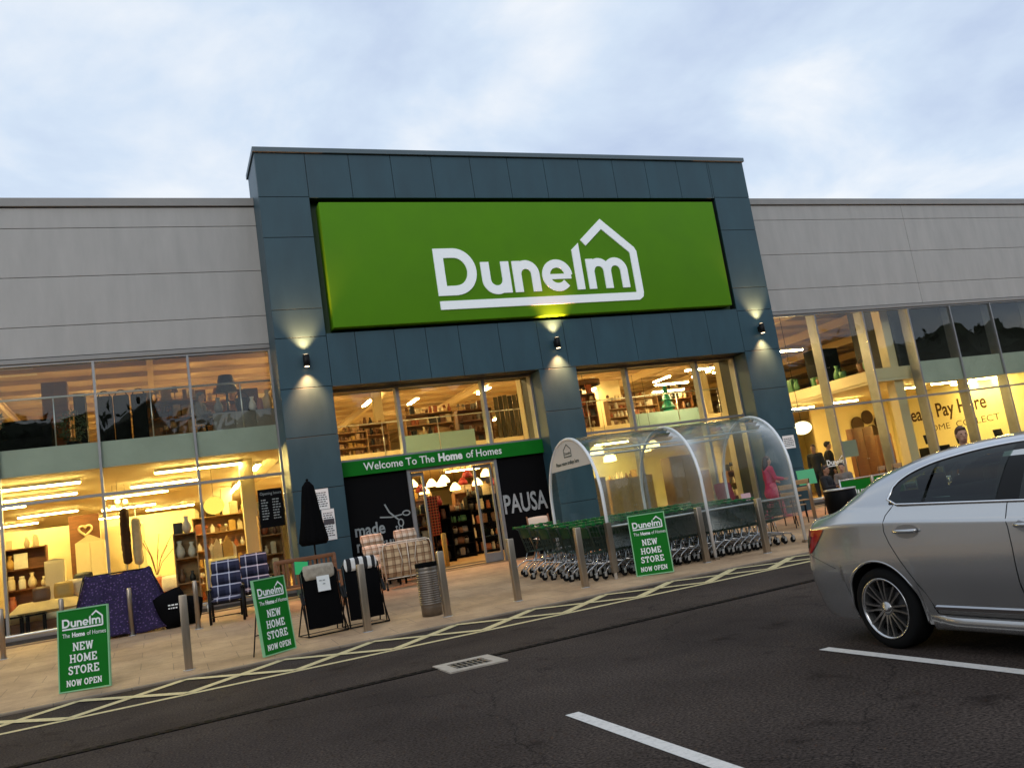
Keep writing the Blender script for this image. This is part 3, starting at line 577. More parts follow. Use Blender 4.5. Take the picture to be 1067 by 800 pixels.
# three up-and-down wall lights
for i, (x, lab) in enumerate(((3.38, 'black up-down wall light on the left slate pier'), (9.80, 'black up-down wall light under the middle of the green sign'), (16.35, 'black up-down wall light on the right slate pier'))):
    t = thing('wall_light', lab, 'wall light', (x, 19.8, 5.69), 'up and down lights on the portal')
    c = MB(); c.lathe([(0.068, 0), (0.075, 0.004), (0.075, 0.27), (0.068, 0.274)], (x, 19.66, 5.55), 20); c.bx(x - 0.05, x + 0.05, 19.70, 19.798, 5.62, 5.76); c.build('body', P_blackm, t)
    c = MB(); c.lathe([(0.055, 0), (0.055, 0.004)], (x, 19.66, 5.545), 16); c.lathe([(0.055, 0), (0.055, 0.004)], (x, 19.66, 5.826), 16); c.build('lens', emitter('lens_glow', (1, 0.75, 0.45), 6) if i == 0 else bpy.data.materials['lens_glow'], t)
    for up in (1, -1):
        ld = bpy.data.lights.new('beam', 'SPOT'); ld.energy = 620; ld.color = (1.0, 0.36, 0.135); ld.spot_size = R(84); ld.spot_blend = 1.0; ld.shadow_soft_size = 0.05
        lo = bpy.data.objects.new('beam', ld); COL.objects.link(lo); lo.parent = t; lo.location = (0, -0.17, 0.16 * up)
        lo.rotation_euler = Vector((0, 0.16, up)).to_track_quat('-Z', 'Y').to_euler()

# ------------------------------------------------------------------ lights inside the shop
def tube_light(name, x, y, z, L, ax, em, lab, group):
    t = thing(name, lab, 'ceiling light', (x, y, z), group)
    d = (L, 0.16) if ax == 'x' else (0.16, L)
    c = MB(); c.bx(x - d[0] / 2, x + d[0] / 2, y - d[1] / 2, y + d[1] / 2, z + 0.035, z + 0.10); c.build('housing', P_white, t)
    e = MB(); e.bx(x - d[0] / 2 + 0.02, x + d[0] / 2 - 0.02, y - d[1] / 2 + 0.02, y + d[1] / 2 - 0.02, z, z + 0.034); e.build('tube', em, t)
    return t
G1 = 'strip lights under the ground floor ceiling'; G2 = 'strip lights hung under the upper roof'
for (x, y, L, lab) in ((-2.75, 23.4, 2.1, 'strip light nearest the glass in the lower left window'), (1.0, 23.3, 2.1, 'strip light nearest the glass in the lower right of the left windows')):
    tube_light('strip_light', x, y, 3.86, L, 'x', E_low, lab, G1)
for (x, y) in ((-2.9, 26.2), (-5.6, 24.5), (0.2, 26.4), (-4.4, 28.3), (-0.6, 29.0), (-3.4, 32.5), (-1.0, 34.0), (-5.0, 36.0), (-2.2, 38.5), (0.4, 37.0), (-6.0, 41.0)):
    tube_light('strip_light', x, y, 3.86, 1.8, 'x', E_low, 'strip light deeper inside the lower left showroom', G1)
for i in range(7): tube_light('strip_light', 2.55 - 0.035 * i, 24.9 + i * 1.95, 3.86, 1.5, 'y', E_low, 'strip light of the row running back beside the pillar', 'row of strip lights running back')
for i in range(5): tube_light('strip_light', 5.0 + i * 3.2, 32.2, 3.86, 1.6, 'x', E_low, 'strip light under the upper floor behind the doors', 'strip lights behind the doors')
for i in range(4): tube_light('strip_light', 6.3 + i * 3.2, 37.0, 3.86, 1.6, 'x', E_low, 'strip light far behind the doors', 'strip lights far behind the doors')
for (x, y, L) in ((25.6, 23.4, 1.3), (27.0, 23.1, 1.4), (29.2, 23.1, 1.9), (29.3, 24.1, 1.7), (24.6, 25.8, 1.4), (23.0, 26.4, 1.3), (31.6, 23.2, 1.6)):
    tube_light('strip_light', x, y, 3.86, L, 'x', E_low, 'strip light over the service counter at the right', 'strip lights over the service counter')
for (x, y) in ((2.15, 29.0), (-2.6, 31), (-6, 27), (-1.0, 36.5), (1.5, 40)): tube_light('strip_light', x, y, 7.05, 1.5, 'y', E_upl, 'strip light under the roof of the upper left floor', G2)
for (x, y) in ((8.4, 35.5), (10.6, 36.2), (6.6, 43), (13.5, 35), (12.0, 42)): tube_light('strip_light', x, y, 7.05, 1.5, 'y', E_up, 'strip light under the roof above the doors', 'strip lights under the roof above the doors')
for (x, y) in ((18.7, 35.2), (20.3, 38.2), (23.6, 36.5), (25.6, 36.0), (22.2, 44), (18.0, 46)): tube_light('strip_light', x, y, 7.05, 1.5, 'y', E_up, 'strip light under the roof beyond the right upper windows', 'strip lights under the roof at the right')
for (x, y) in ((19.5, 29.5), (20.6, 31.5), (19.0, 26.5), (20.9, 24.2), (18.4, 23.6), (21.0, 27.6)): tube_light('strip_light', x, y, 5.75, 1.6, 'x', E_upl, 'added strip light brightening the open void', 'added strip lights across the void')  # extra fittings, added to raise the light in the void
for (x, y) in ((4.6, 26.5), (7.5, 26.0), (13.2, 25.2)): tube_light('strip_light', x, y, 7.05, 1.5, 'x', E_up, 'strip light high over the entrance hall', 'strip lights high over the entrance hall')

# ------------------------------------------------------------------ bollards along the kerb
BL = ['by the green board at far left', 'in front of the folded tartan-backed lounger', 'just right of the litter bin', 'standing alone before the sliding doors', 'in front of the trolley wheels', 'before the middle hoop of the trolley shelter', 'before the right end of the trolley rows']
BX = [(0.2, 13.57), (2.84, 13.87), (4.13, 13.78), (5.45, 13.97), (6.75, 14.0), (9.41, 14.16), (10.6, 13.88), (-1.25, 13.9)]
BX = [(0.2, 13.57, 0), (2.83, 13.83, 1), (4.13, 13.78, 2), (5.44, 13.95, 3), (6.74, 13.98, 4), (9.39, 14.12, 5), (10.59, 13.85, 6)]
bol = None
for i, (x, y, k) in enumerate(BX):
    lab = 'square steel bollard ' + BL[k]
    if bol is None:
        t = thing('bollard', lab, 'bollard', (x, y, pz(y)), 'square steel bollards along the kerb'); bol = t
        c = MB(); c.rbox((x, y, pz(y) + 0.51), (0.11, 0.11, 1.06), 0.012); c.build('post', P_steel, t)
        c = MB(); c.lathe([(0.085, 0), (0.085, 0.006)], (x, y, pz(y) - 0.002), 16); c.build('base_collar', P_galv, t)
    else: dup(bol, (x, y, pz(y)), 0, lab)
tb = None
for (x, y, lab) in ((-2.84, 18.75, 'slim steel post at the far left edge of the forecourt'), (-1.87, 18.95, 'slim steel post mostly hidden behind the leftmost green board'), (-0.68, 18.85, 'slim steel post in front of the purple cover'), (0.5, 18.0, 'slim steel post left of the tartan armchairs'), (15.1, 17.6, 'slim steel post beside the dark cafe planter'), (16.5, 16.9, 'slim steel post behind the dark cafe planter')):
    if tb is None:
        t = thing('slim_bollard', lab, 'bollard', (x, y, pz(y)), 'slim round posts near the shop front'); tb = t
        c = MB(); c.lathe([(0.045, -0.02), (0.045, 0.89), (0.038, 0.905), (0.0, 0.912)], (x, y, pz(y)), 16); c.build('post', P_steel, t)
        c = MB(); c.lathe([(0.08, 0), (0.08, 0.008)], (x, y, pz(y) - 0.002), 16); c.build('base_collar', P_galv, t)
    else: dup(tb, (x, y, pz(y)), 0, lab)
# bump rails along the glass
for (a, b, lab) in ((-6.5, 2.4, 'low steel bump rail along the foot of the left shop windows'), (17.3, 32.5, 'low steel bump rail along the foot of the right shop windows')):
    z = pz(20.55); t = thing('bump_rail', lab, 'rail', ((a + b) / 2, 20.55, z)); c = MB(); c.tube([(a, 20.55, z + 0.2), (b, 20.55, z + 0.2)], 0.028, 10); c.build('rail', P_galv, t)
    c = MB(); x = a + 0.3
    while x < b: c.tube([(x, 20.55, z - 0.01), (x, 20.55, z + 0.18)], 0.02, 8); x += 1.4
    c.build('support', P_galv, t)
# litter bin
x, y = 4.0, 14.2; z = pz(y)
t = thing('litter_bin', 'round ribbed metal litter bin standing between two steel bollards', 'litter bin', (x, y, z))
pr = [(0.17, 0), (0.175, 0.16)]
for i in range(15): h = 0.18 + i * 0.036; pr += [(0.175, h), (0.188, h + 0.008), (0.188, h + 0.02), (0.175, h + 0.028)]
pr += [(0.18, 0.74), (0.18, 0.84), (0.165, 0.845), (0.165, 0.80), (0.02, 0.78)]
c = MB(); c.lathe(pr, (x, y, z), 28); c.build('body', mat('bin_metal', (0.20, 0.17, 0.14), 0.4, 0.7, 0.15, 10), t)
c = MB(); c.lathe([(0.186, 0.79), (0.19, 0.80), (0.19, 0.855), (0.186, 0.86), (0.165, 0.86), (0.165, 0.79)], (x, y, z), 28); c.build('rim', P_iron, t)

# ------------------------------------------------------------------ green pavement boards
def a_board(xa, ya, xb, yb, lab, h=1.09):
    a = Vector((xa, ya)); b = Vector((xb, yb)); d = (b - a); w = d.length; ang = math.atan2(d.y, d.x); m = (a + b) / 2
    t = thing('pavement_board', lab, 'pavement sign', (m.x, m.y, pz(m.y)), 'green boards along the kerb'); t.rotation_euler = (0, 0, ang)
    lean = R(5); O = ORG[t]
    fn = lambda x, y, z: (O.x + x, O.y + y * math.cos(lean) + z * math.sin(lean), O.z + z * math.cos(lean) - y * math.sin(lean) + 0.01)
    c = MB(); c.prism([(-w / 2 + 0.018, 0.018), (w / 2 - 0.018, 0.018), (w / 2 - 0.018, h - 0.018), (-w / 2 + 0.018, h - 0.018)], 0.0, 0.022, fn); c.build('front_panel', P_green, t)
    c = MB()
    for (p0, p1) in (((-w / 2, 0), (-w / 2 + 0.017, h)), ((w / 2 - 0.017, 0), (w / 2, h)), ((-w / 2 + 0.0175, 0), (w / 2 - 0.0175, 0.017)), ((-w / 2 + 0.0175, h - 0.017), (w / 2 - 0.0175, h))):
        c.prism([(p0[0], p0[1]), (p1[0], p0[1]), (p1[0], p1[1]), (p0[0], p1[1])], -0.006, 0.038, fn)
    c.build('frame', mat('board_edge', (0.25, 0.55, 0.28), 0.5), t)
    fb = lambda x, z: (O.x + x, O.y + 0.34 - z * 0.21, O.z + z)
    c = MB(); c.tube([fb(-w * 0.3, 0.0), fb(-w * 0.3, 1.0), fb(w * 0.3, 1.0), fb(w * 0.3, 0.0)], 0.010, 8); c.tube([fb(-w * 0.3, 0.3), fb(w * 0.3, 0.3)], 0.008, 6); c.build('prop_stand', P_blackm, t)
    s = (w * 0.80) / 5.82
    l = logo_mb(-w * 0.40, h * 0.745, s, -0.002, 0.002, fn); l.build('wordmark', P_white, t)
    l = MB(); q = text_mb('The ', 0.080, -0.004, -w * 0.40, h * 0.655, depth=0.001, squash=0.8, fn=fn); l.add(q.v, q.f)
    q = text_mb('Home', 0.082, -0.004, -w * 0.215, h * 0.655, depth=0.001, bold=0.0035, squash=0.84, fn=fn); l.add(q.v, q.f)
    q = text_mb('of Homes', 0.080, -0.004, w * 0.075, h * 0.655, depth=0.001, squash=0.82, fn=fn); l.add(q.v, q.f)
    l.build('tagline', P_white, t)
    l = MB()
    for (tx, hh, z) in (('NEW', 0.108, 0.485), ('HOME', 0.108, 0.345), ('STORE', 0.108, 0.205)):
        q = slab_mb(tx, hh, 0, z * h, -0.002, 0.002, fn, 0.84); l.add(q.v, q.f)
    q = slab_mb('NOW OPEN', 0.082, 0, 0.065 * h, -0.002, 0.002, fn, 0.78); l.add(q.v, q.f)
    l.build('lettering', P_white, t); return t
a_board(-1.45, 13.66, -0.80, 13.42, 'green pavement board farthest left, in front of the purple cover')
a_board(1.20, 13.20, 1.70, 13.62, 'green pavement board turned side-on beside the tartan armchairs')
a_board(7.80, 14.02, 8.37, 13.66, 'green pavement board standing against the trolley shelter')

# ------------------------------------------------------------------ garden furniture out on the paving
T_blue = tartan('navy_tartan', (0.006, 0.008, 0.03), (0.03, 0.035, 0.08), (0.55, 0.55, 0.65), 4.4)
T_beige = tartan('beige_tartan', (0.60, 0.46, 0.28), (0.17, 0.07, 0.025), (0.10, 0.04, 0.02), 6.0)
T_cream = tartan('cream_tartan', (0.66, 0.58, 0.46), (0.36, 0.22, 0.12), (0.16, 0.09, 0.05), 7.0)
def cushion(mb, c, d, rot=(0, 0, 0), puff=0.5, nx=7, nz=7):
    """a stuffed pad: thick in the middle, pinched at its seams"""
    m = Euler(rot).to_matrix(); V = []; F = []
    for sgn in (1, -1):
        for i in range(nx + 1):
            for j in range(nz + 1):
                u = u0 = i / nx * 2 - 1; v = v0 = j / nz * 2 - 1
                t = (max(0.0, (1 - abs(u) ** 3.2) * (1 - abs(v) ** 3.2))) ** 0.5
                V.append(Vector(c) + m @ Vector((u * math.sqrt(1 - 0.16 * v * v) * d[0] / 2, sgn * d[1] / 2 * ((1 - puff) * (t > 0) * min(1, t * 4) + puff * t), v0 * math.sqrt(1 - 0.16 * u0 * u0) * d[2] / 2)))
        for i in range(nx):
            for j in range(nz):
                o = 0 if sgn == 1 else (nx + 1) * (nz + 1); q = [o + i * (nz + 1) + j, o + (i + 1) * (nz + 1) + j, o + (i + 1) * (nz + 1) + j + 1, o + i * (nz + 1) + j + 1]
                F.append(tuple(q if sgn == -1 else q[::-1]))
    mb.add(V, F, True); return mb
def armchair(loc, rz, lab, pad, group):
    t = thing('garden_armchair', lab, 'garden chair', loc, group); O = ORG[t]; v = lambda x, y, z: (O.x + x, O.y + y, O.z + z)
    for s in (-1, 1):
        for (y0, y1, z1) in ((-0.30, -0.27, 0.64), (0.26, 0.40, 0.70)):
            c = MB(); c.tube([v(s * 0.31, y0, 0), v(s * 0.31, y1 if z1 < 0.7 else 0.27, z1)], 0.026, 8); c.build('leg', P_blackm, t)
        c = MB(); c.rbox(v(s * 0.315, -0.01, 0.645), (0.065, 0.62, 0.03), 0.012); c.build('armrest', P_blackm, t)
    c = MB(); c.tube([v(-0.26, 0.14, 0.38), v(-0.26, 0.36, 1.08), v(-0.2, 0.39, 1.14), v(0.2, 0.39, 1.14), v(0.26, 0.36, 1.08), v(0.26, 0.14, 0.38)], 0.016, 8)
    c.tube([v(-0.27, -0.28, 0.38), v(0.27, -0.28, 0.38), v(0.27, 0.22, 0.36), v(-0.27, 0.22, 0.36)], 0.016, 8, True)
    c.tube([v(-0.28, -0.28, 0.14), v(0.28, -0.28, 0.14)], 0.011, 6); c.build('frame', P_blackm, t)
    c = MB(); cushion(c, v(0, -0.04, 0.44), (0.58, 0.13, 0.60), (R(-88), 0, 0)); c.build('seat_cushion', pad, t)
    c = MB()
    for k in range(3): cushion(c, v(0, 0.13 + k * 0.078, 0.60 + k * 0.235), (0.60 - 0.02 * k, 0.19, 0.27), (R(-17), 0, 0), 0.7)
    c.build('back_cushion', pad, t); t.rotation_euler = (0, 0, rz); return t
armchair((1.08, 18.35, pz(18.3)), R(-8), 'navy tartan garden armchair nearer the kerb, left of the two', T_blue, 'navy tartan garden armchairs')
armchair((1.72, 19.2, pz(19.2)), R(-6), 'navy tartan garden armchair half hidden behind the side-on green board', T_blue, 'navy tartan garden armchairs')
armchair((4.45, 19.55, pz(19.5)), R(10), 'cream tartan garden chair below the scissors graphic, left of the pair', T_cream, 'cream tartan garden chairs')
armchair((5.22, 19.6, pz(19.6)), R(4), 'cream tartan garden chair behind the upright folding bed, right of the pair', T_cream, 'cream tartan garden chairs')
# folded guest bed with tartan mattress
y = 18.6; zb = pz(y)
t = thing('folding_guest_bed', 'upright folding bed with beige tartan mattress in a pale tubular frame', 'folding bed', (4.85, y, zb))
c = MB()
for k in range(2): cushion(c, (4.86, y + 0.06 + 0.16 * k, zb + 0.60), (1.10, 0.15, 0.70), (R(2), 0, 0), 0.25, 10, 8)
c.build('mattress', T_beige, t)
fr = [(4.33, y - 0.04, zb + 0.17), (4.31, y - 0.05, zb + 0.86), (4.34, y - 0.05, zb + 0.95), (4.42, y - 0.05, zb + 0.99), (5.28, y - 0.05, zb + 0.99), (5.37, y - 0.05, zb + 0.95), (5.40, y - 0.05, zb + 0.86), (5.40, y - 0.04, zb + 0.17)]
c = MB(); c.tube(fr, 0.017, 8); c.tube([(4.33, y - 0.04, zb + 0.24), (5.40, y - 0.04, zb + 0.24)], 0.013, 6); c.tube([(4.86, y - 0.06, zb + 0.20), (4.86, y - 0.06, zb + 0.99)], 0.012, 6)
for s in (-1, 1): c.tube([(4.86 + s * 0.22, y - 0.05, zb + 0.24), (4.86 + s * 0.14, y - 0.05, zb + 0.6), (4.86 + s * 0.22, y - 0.05, zb + 0.99)], 0.008, 6)
c.tube([(4.33, y + 0.3, zb + 0.17), (4.33, y + 0.3, zb + 0.95), (5.4, y + 0.3, zb + 0.95), (5.4, y + 0.3, zb + 0.17)], 0.015, 8); c.build('frame', mat('pale_tube', (0.62, 0.56, 0.46), 0.4, 0.4), t)
for (xx, yy) in ((4.33, -0.04), (5.4, -0.04), (4.33, 0.3), (5.4, 0.3)):
    c = MB(); c.tube([(xx, y + yy, zb + 0.17), (xx, y + yy, zb + 0.03)], 0.014, 6); c.ball((xx, y + yy, zb + 0.03), 0.03, 8, 6); c.build('caster', P_blackm, t)
# folded loungers
def lounger(x, y, rz, lab, stripe, tagc):
    t = thing('folded_lounger', lab, 'folding lounger', (x, y, pz(y)), 'folded reclining loungers'); O = ORG[t]; v = lambda a, b, c: (O.x + a, O.y + b, O.z + c)
    c = MB(); c.tube([v(-0.31, -0.10, 0.03), v(-0.31, 0.02, 0.98), v(-0.24, 0.03, 1.06), v(0.24, 0.03, 1.06), v(0.31, 0.02, 0.98), v(0.31, -0.10, 0.03)], 0.012, 8)
    c.tube([v(-0.33, -0.16, 0.015), v(0.33, -0.16, 0.015), v(0.33, 0.30, 0.015), v(-0.33, 0.30, 0.015)], 0.012, 8, True)
    c.tube([v(-0.33, -0.16, 0.015), v(-0.30, 0.10, 0.62), v(-0.30, 0.25, 0.66)], 0.012, 8); c.tube([v(0.33, -0.16, 0.015), v(0.30, 0.10, 0.62), v(0.30, 0.25, 0.66)], 0.012, 8)
    c.tube([v(-0.33, 0.30, 0.015), v(-0.29, 0.06, 0.58)], 0.012, 8); c.tube([v(0.33, 0.30, 0.015), v(0.29, 0.06, 0.58)], 0.012, 8); c.build('frame', P_blackm, t)
    for s in (-1, 1): c = MB(); c.rbox(v(s * 0.33, -0.06, 0.60), (0.045, 0.22, 0.03), 0.01, (R(60), 0, 0)); c.build('armrest', P_blackm, t)
    c = MB(); N = 10; V = []; F = []
    for i in range(N + 1):
        f = i / N
        for j in range(7):
            u = j / 6 * 2 - 1; sag = 0.045 * (1 - u * u) * math.sin(math.pi * f)
            V.append(v(u * 0.285, -0.10 + 0.09 * f - sag * 1.2, 0.12 + 0.90 * f))
    for i in range(N):
        for j in range(6): F.append((i * 7 + j, i * 7 + j + 1, (i + 1) * 7 + j + 1, (i + 1) * 7 + j))
    n = len(V); V += [(p[0], p[1] + 0.035, p[2]) for p in V]; F += [tuple(a + n for a in f[::-1]) for f in F]
    c.add(V, F, True); cushion(c, v(0, 0.04, 0.35), (0.50, 0.16, 0.5)); c.build('sling', P_black, t)
    c = MB()
    if stripe: cushion(c, v(0, -0.02, 1.0), (0.56, 0.10, 0.22), (R(-6), 0, 0)); c.build('headrest', stripe, t)
    else: cushion(c, v(0, -0.01, 0.98), (0.54, 0.11, 0.26), (R(-6), 0, 0)); c.build('headrest', mat('stone_fabric', (0.36, 0.31, 0.24), 0.9, 0, 0.25, 14), t)
    t.rotation_euler = (0, 0, rz)
    return t
def stripes(name, a, b, k):
    m = bpy.data.materials.new(name); m.use_nodes = True; t = m.node_tree; bs = t.nodes['Principled BSDF']; bs.inputs['Roughness'].default_value = 0.9
    c = t.nodes.new('ShaderNodeTexCoord'); s = t.nodes.new('ShaderNodeSeparateXYZ'); t.links.new(c.outputs['Object'], s.inputs[0])
    q = t.nodes.new('ShaderNodeMath'); q.operation = 'MULTIPLY_ADD'; q.inputs[1].default_value = k; q.inputs[2].default_value = 0.22; t.links.new(s.outputs[0], q.inputs[0])
    f = t.nodes.new('ShaderNodeMath'); f.operation = 'FRACT'; t.links.new(q.outputs[0], f.inputs[0]); l = t.nodes.new('ShaderNodeMath'); l.operation = 'LESS_THAN'; l.inputs[1].default_value = 0.5; t.links.new(f.outputs[0], l.inputs[0])
    mx = t.nodes.new('ShaderNodeMixRGB'); mx.inputs[1].default_value = (*a, 1); mx.inputs[2].default_value = (*b, 1); t.links.new(l.outputs[0], mx.inputs[0]); t.links.new(mx.outputs[0], bs.inputs['Base Color']); return m
S_bw = stripes('black_white_stripe', (0.012, 0.012, 0.014), (0.72, 0.70, 0.66), 7.2)
lg = lounger(2.27, 14.40, R(12), 'folded black lounger with beige headrest and a white card pinned on', None, None)
lounger(2.97, 14.50, R(6), 'folded black lounger with black and white striped headrest', S_bw, None)
t = thing('price_card', 'white price card pinned on the beige-topped black lounger', 'price card', (2.30, 14.215, pz(14.4) + 0.70)); c = MB(); c.box((2.30, 14.205, pz(14.4) + 0.80), (0.21, 0.004, 0.24), (R(-6), 0, R(12))); c.build('card', P_white, t)
l = MB(); text_lines(l, 2.23, 2.37, pz(14.4) + 0.84, 0.04, 14.195, 1, 9); l.bx(2.285, 2.325, 14.194, 14.196, pz(14.4) + 0.785, pz(14.4) + 0.80); l.build('print', P_grey, t)
# wooden bench, green price card, closed parasol
y = 17.75; zb = pz(y); x0, x1 = 1.98, 3.22
t = thing('wooden_bench', 'brown slatted wooden garden bench in front of the slate pier', 'bench', (2.6, y, zb))
c = MB()
for i in range(13): c.bx(x0 + 0.07 + i * 0.09, x0 + 0.115 + i * 0.09, y + 0.245, y + 0.27, zb + 0.50, zb + 0.97)
c.rbox((2.6, y + 0.257, zb + 1.0), (1.22, 0.05, 0.08), 0.01); c.rbox((2.6, y + 0.257, zb + 0.49), (1.22, 0.05, 0.06), 0.01); c.build('backrest', P_wood, t)
c = MB()
for i in range(5): c.rbox((2.6, y - 0.22 + i * 0.10, zb + 0.46), (1.22, 0.08, 0.03), 0.006)
c.build('seat', mat('orange_wood', (0.34, 0.14, 0.04), 0.5, 0, 0.25, 8, stretch=(0.3, 4, 4)), t)
for s in (x0 + 0.03, x1 - 0.03):
    for (yy, h) in ((-0.24, 0.66), (0.26, 1.02)): c = MB(); c.rbox((s, y + yy, zb + h / 2), (0.06, 0.06, h), 0.008); c.build('leg', P_wood, t)
    c = MB(); c.rbox((s, y, zb + 0.675), (0.075, 0.56, 0.03), 0.008); c.build('armrest', P_wood, t)
t = thing('green_card', 'bright green price card propped above the wooden bench', 'price card', (2.42, 17.45, zb + 0.48)); c = MB(); c.box((2.42, 17.32, zb + 0.84), (0.28, 0.006, 0.25), (R(-12), R(8), R(20))); c.tube([(2.42, 17.36, zb + 0.47), (2.42, 17.34, zb + 0.74)], 0.006, 6); c.build('card', mat('bright_green', (0.03, 0.55, 0.16), 0.5), t)
x, y = 2.86, 18.25; zb = pz(y)
t = thing('closed_parasol', 'closed black parasol standing in front of the slate pier', 'parasol', (x, y, zb))
c = MB(); c.tube([(x, y, zb), (x, y, zb + 2.56)], 0.02, 10); c.build('pole', P_blackm, t)
c = MB(); c.lathe([(0.25, 0), (0.25, 0.05), (0.06, 0.08), (0.04, 0.22), (0, 0.22)], (x, y, zb), 20); c.build('base', P_conc, t)
V = []; F = []; n = 24; pr = [(0.035, 2.52), (0.10, 2.42), (0.13, 2.2), (0.16, 1.9), (0.20, 1.6), (0.235, 1.36), (0.25, 1.24), (0.21, 1.22)]
for (r, z) in pr:
    for j in range(n): V.append((x + r * (1 + 0.22 * math.cos(j * math.pi * 2 / 3)) * math.cos(2 * math.pi * j / n), y + r * (1 + 0.22 * math.cos(j * math.pi * 2 / 3)) * math.sin(2 * math.pi * j / n), zb + z + (0.05 * math.cos(j * math.pi * 2 / 3) if r > 0.23 else 0)))
for i in range(len(pr) - 1):
    for j in range(n): F.append((i * n + j, (i + 1) * n + j, (i + 1) * n + (j + 1) % n, i * n + (j + 1) % n))
c = MB(); c.add(V, F, True); c.ball((x, y, zb + 2.55), 0.03, 8, 6); c.build('canopy', P_black, t)
# purple patterned cover and the black bag beside it
def floral():
    m = bpy.data.materials.new('purple_floral'); m.use_nodes = True; t = m.node_tree; b = t.nodes['Principled BSDF']; b.inputs['Roughness'].default_value = 0.85
    c = t.nodes.new('ShaderNodeTexCoord'); v = t.nodes.new('ShaderNodeTexVoronoi'); v.inputs['Scale'].default_value = 17; v.inputs['Randomness'].default_value = 0.75; t.links.new(c.outputs['Object'], v.inputs['Vector'])
    l = t.nodes.new('ShaderNodeMath'); l.operation = 'LESS_THAN'; l.inputs[1].default_value = 0.27; t.links.new(v.outputs['Distance'], l.inputs[0])
    f = t.nodes.new('ShaderNodeMath'); f.operation = 'MULTIPLY'; f.inputs[1].default_value = 0.7; t.links.new(l.outputs[0], f.inputs[0])
    n = t.nodes.new('ShaderNodeTexNoise'); n.inputs['Scale'].default_value = 30; t.links.new(c.outputs['Object'], n.inputs['Vector'])
    r = t.nodes.new('ShaderNodeValToRGB'); r.color_ramp.elements[0].color = (0.007, 0.002, 0.024, 1); r.color_ramp.elements[1].color = (0.022, 0.007, 0.060, 1); r.color_ramp.elements[0].position = 0.35; r.color_ramp.elements[1].position = 0.65; t.links.new(n.outputs['Fac'], r.inputs[0])
    mx = t.nodes.new('ShaderNodeMixRGB'); mx.inputs[2].default_value = (0.13, 0.075, 0.20, 1); t.links.new(f.outputs[0], mx.inputs[0]); t.links.new(r.outputs[0], mx.inputs[1]); t.links.new(mx.outputs[0], b.inputs['Base Color']); return m
zb = pz(19.2)
t = thing('draped_cover', 'dark purple floral cover stretched over a low frame by the left window', 'cover', (-0.85, 19.3, zb))
def sheet(rows, thick, name, m_, par):
    V = []; F = []; k = len(rows[0])
    for r_ in rows: V += r_
    for i in range(len(rows) - 1):
        for j in range(k - 1): F.append((i * k + j, i * k + j + 1, (i + 1) * k + j + 1, (i + 1) * k + j))
    c = MB(); c.add(V, F, True); o = c.build(name, m_, par); md = o.modifiers.new('thickness', 'SOLIDIFY'); md.thickness = thick; return o
rows = []
for i in range(13):
    f = i / 12; w0 = -1.47 - 0.42 * f ** 1.4; w1 = -0.28 + 0.50 * f ** 1.2; row = []
    for j in range(61):
        u = j / 60; sag = -0.05 * math.sin(math.pi * u) * (1 - f) - 0.02 * math.sin(u * 17 + f * 3)
        row.append((w0 + (w1 - w0) * u, 19.45 - 0.62 * f + (0.045 * math.sin(u * 19 + 2 * f) + 0.02 * math.sin(u * 47 - 3 * f)) * f ** 0.7, zb + 1.24 + sag - 1.22 * f - 0.10 * math.sin(math.pi * f) + 0.012 * math.sin(u * 33 + f * 9) * math.sin(math.pi * f)))
    rows.append(row)
sheet(rows, 0.012, 'front_drape', floral(), t)
rows = []
for i in range(8):
    f = i / 7; rows.append([(-1.47 - 0.42 * f + (1.19 + 0.9 * f) * j / 12, 19.46 + 0.55 * f, zb + 1.24 - 0.05 * math.sin(math.pi * j / 12) * (1 - f) - 1.2 * f) for j in range(13)])
sheet(rows, 0.012, 'back_drape', floral(), t)
c = MB(); c.tube([(-1.5, 19.45, zb + 1.22), (-0.26, 19.45, zb + 1.22)], 0.015, 8)
for s in (-1.5, -0.26): c.tube([(s, 19.45, zb + 1.22), (s + (0.3 if s > -1 else -0.3), 19.0, zb)], 0.012, 6); c.tube([(s, 19.45, zb + 1.22), (s, 19.95, zb)], 0.012, 6)
c.build('frame', P_blackm, t)
t = thing('black_bag', 'slumped black storage bag with small white lettering beside the purple cover', 'bag', (0.08, 18.85, zb))
c = MB(); cushion(c, (0.10, 18.92, zb + 0.35), (0.60, 0.42, 0.74), (R(-8), R(-20), R(8)), 0.75); cushion(c, (0.42, 19.1, zb + 0.26), (0.42, 0.36, 0.56), (0, R(12), 0), 0.6); c.build('body', P_black, t)
l = MB(); text_lines(l, 0.0, 0.20, zb + 0.42, 0.06, 18.685, 2, 12); l.build('lettering', P_white, t)
# white chair by the door
x, y = 8.45, 19.3; zb = pz(y)
t = thing('directors_chair', 'dark folding chair with a white canvas back by the large grey lettering', 'chair', (x, y, zb)); O = ORG[t]; v = lambda a, b, c_: (O.x + a, O.y + b, O.z + c_)
for s in (-1, 1):
    c = MB(); c.rbox(v(s * 0.28, 0.0, 0.28), (0.035, 0.03, 0.78), 0.006, (R(42), 0, 0)); c.build('leg', P_wood, t)
    c = MB(); c.rbox(v(s * 0.28, 0.02, 0.28), (0.035, 0.03, 0.78), 0.006, (R(-42), 0, 0)); c.build('leg', P_wood, t)
    c = MB(); c.rbox(v(s * 0.28, 0.24, 0.75), (0.03, 0.03, 0.62), 0.006, (R(-8), 0, 0)); c.build('back_post', P_wood, t)
c = MB(); cushion(c, v(0, 0.26, 0.86), (0.56, 0.05, 0.34), (R(-8), 0, 0), 0.2); c.build('backrest', mat('white_canvas', (0.68, 0.60, 0.48), 0.9), t)
c = MB(); cushion(c, v(0, 0, 0.50), (0.52, 0.05, 0.46), (R(-88), 0, 0), 0.2); c.build('seat', P_white, t)

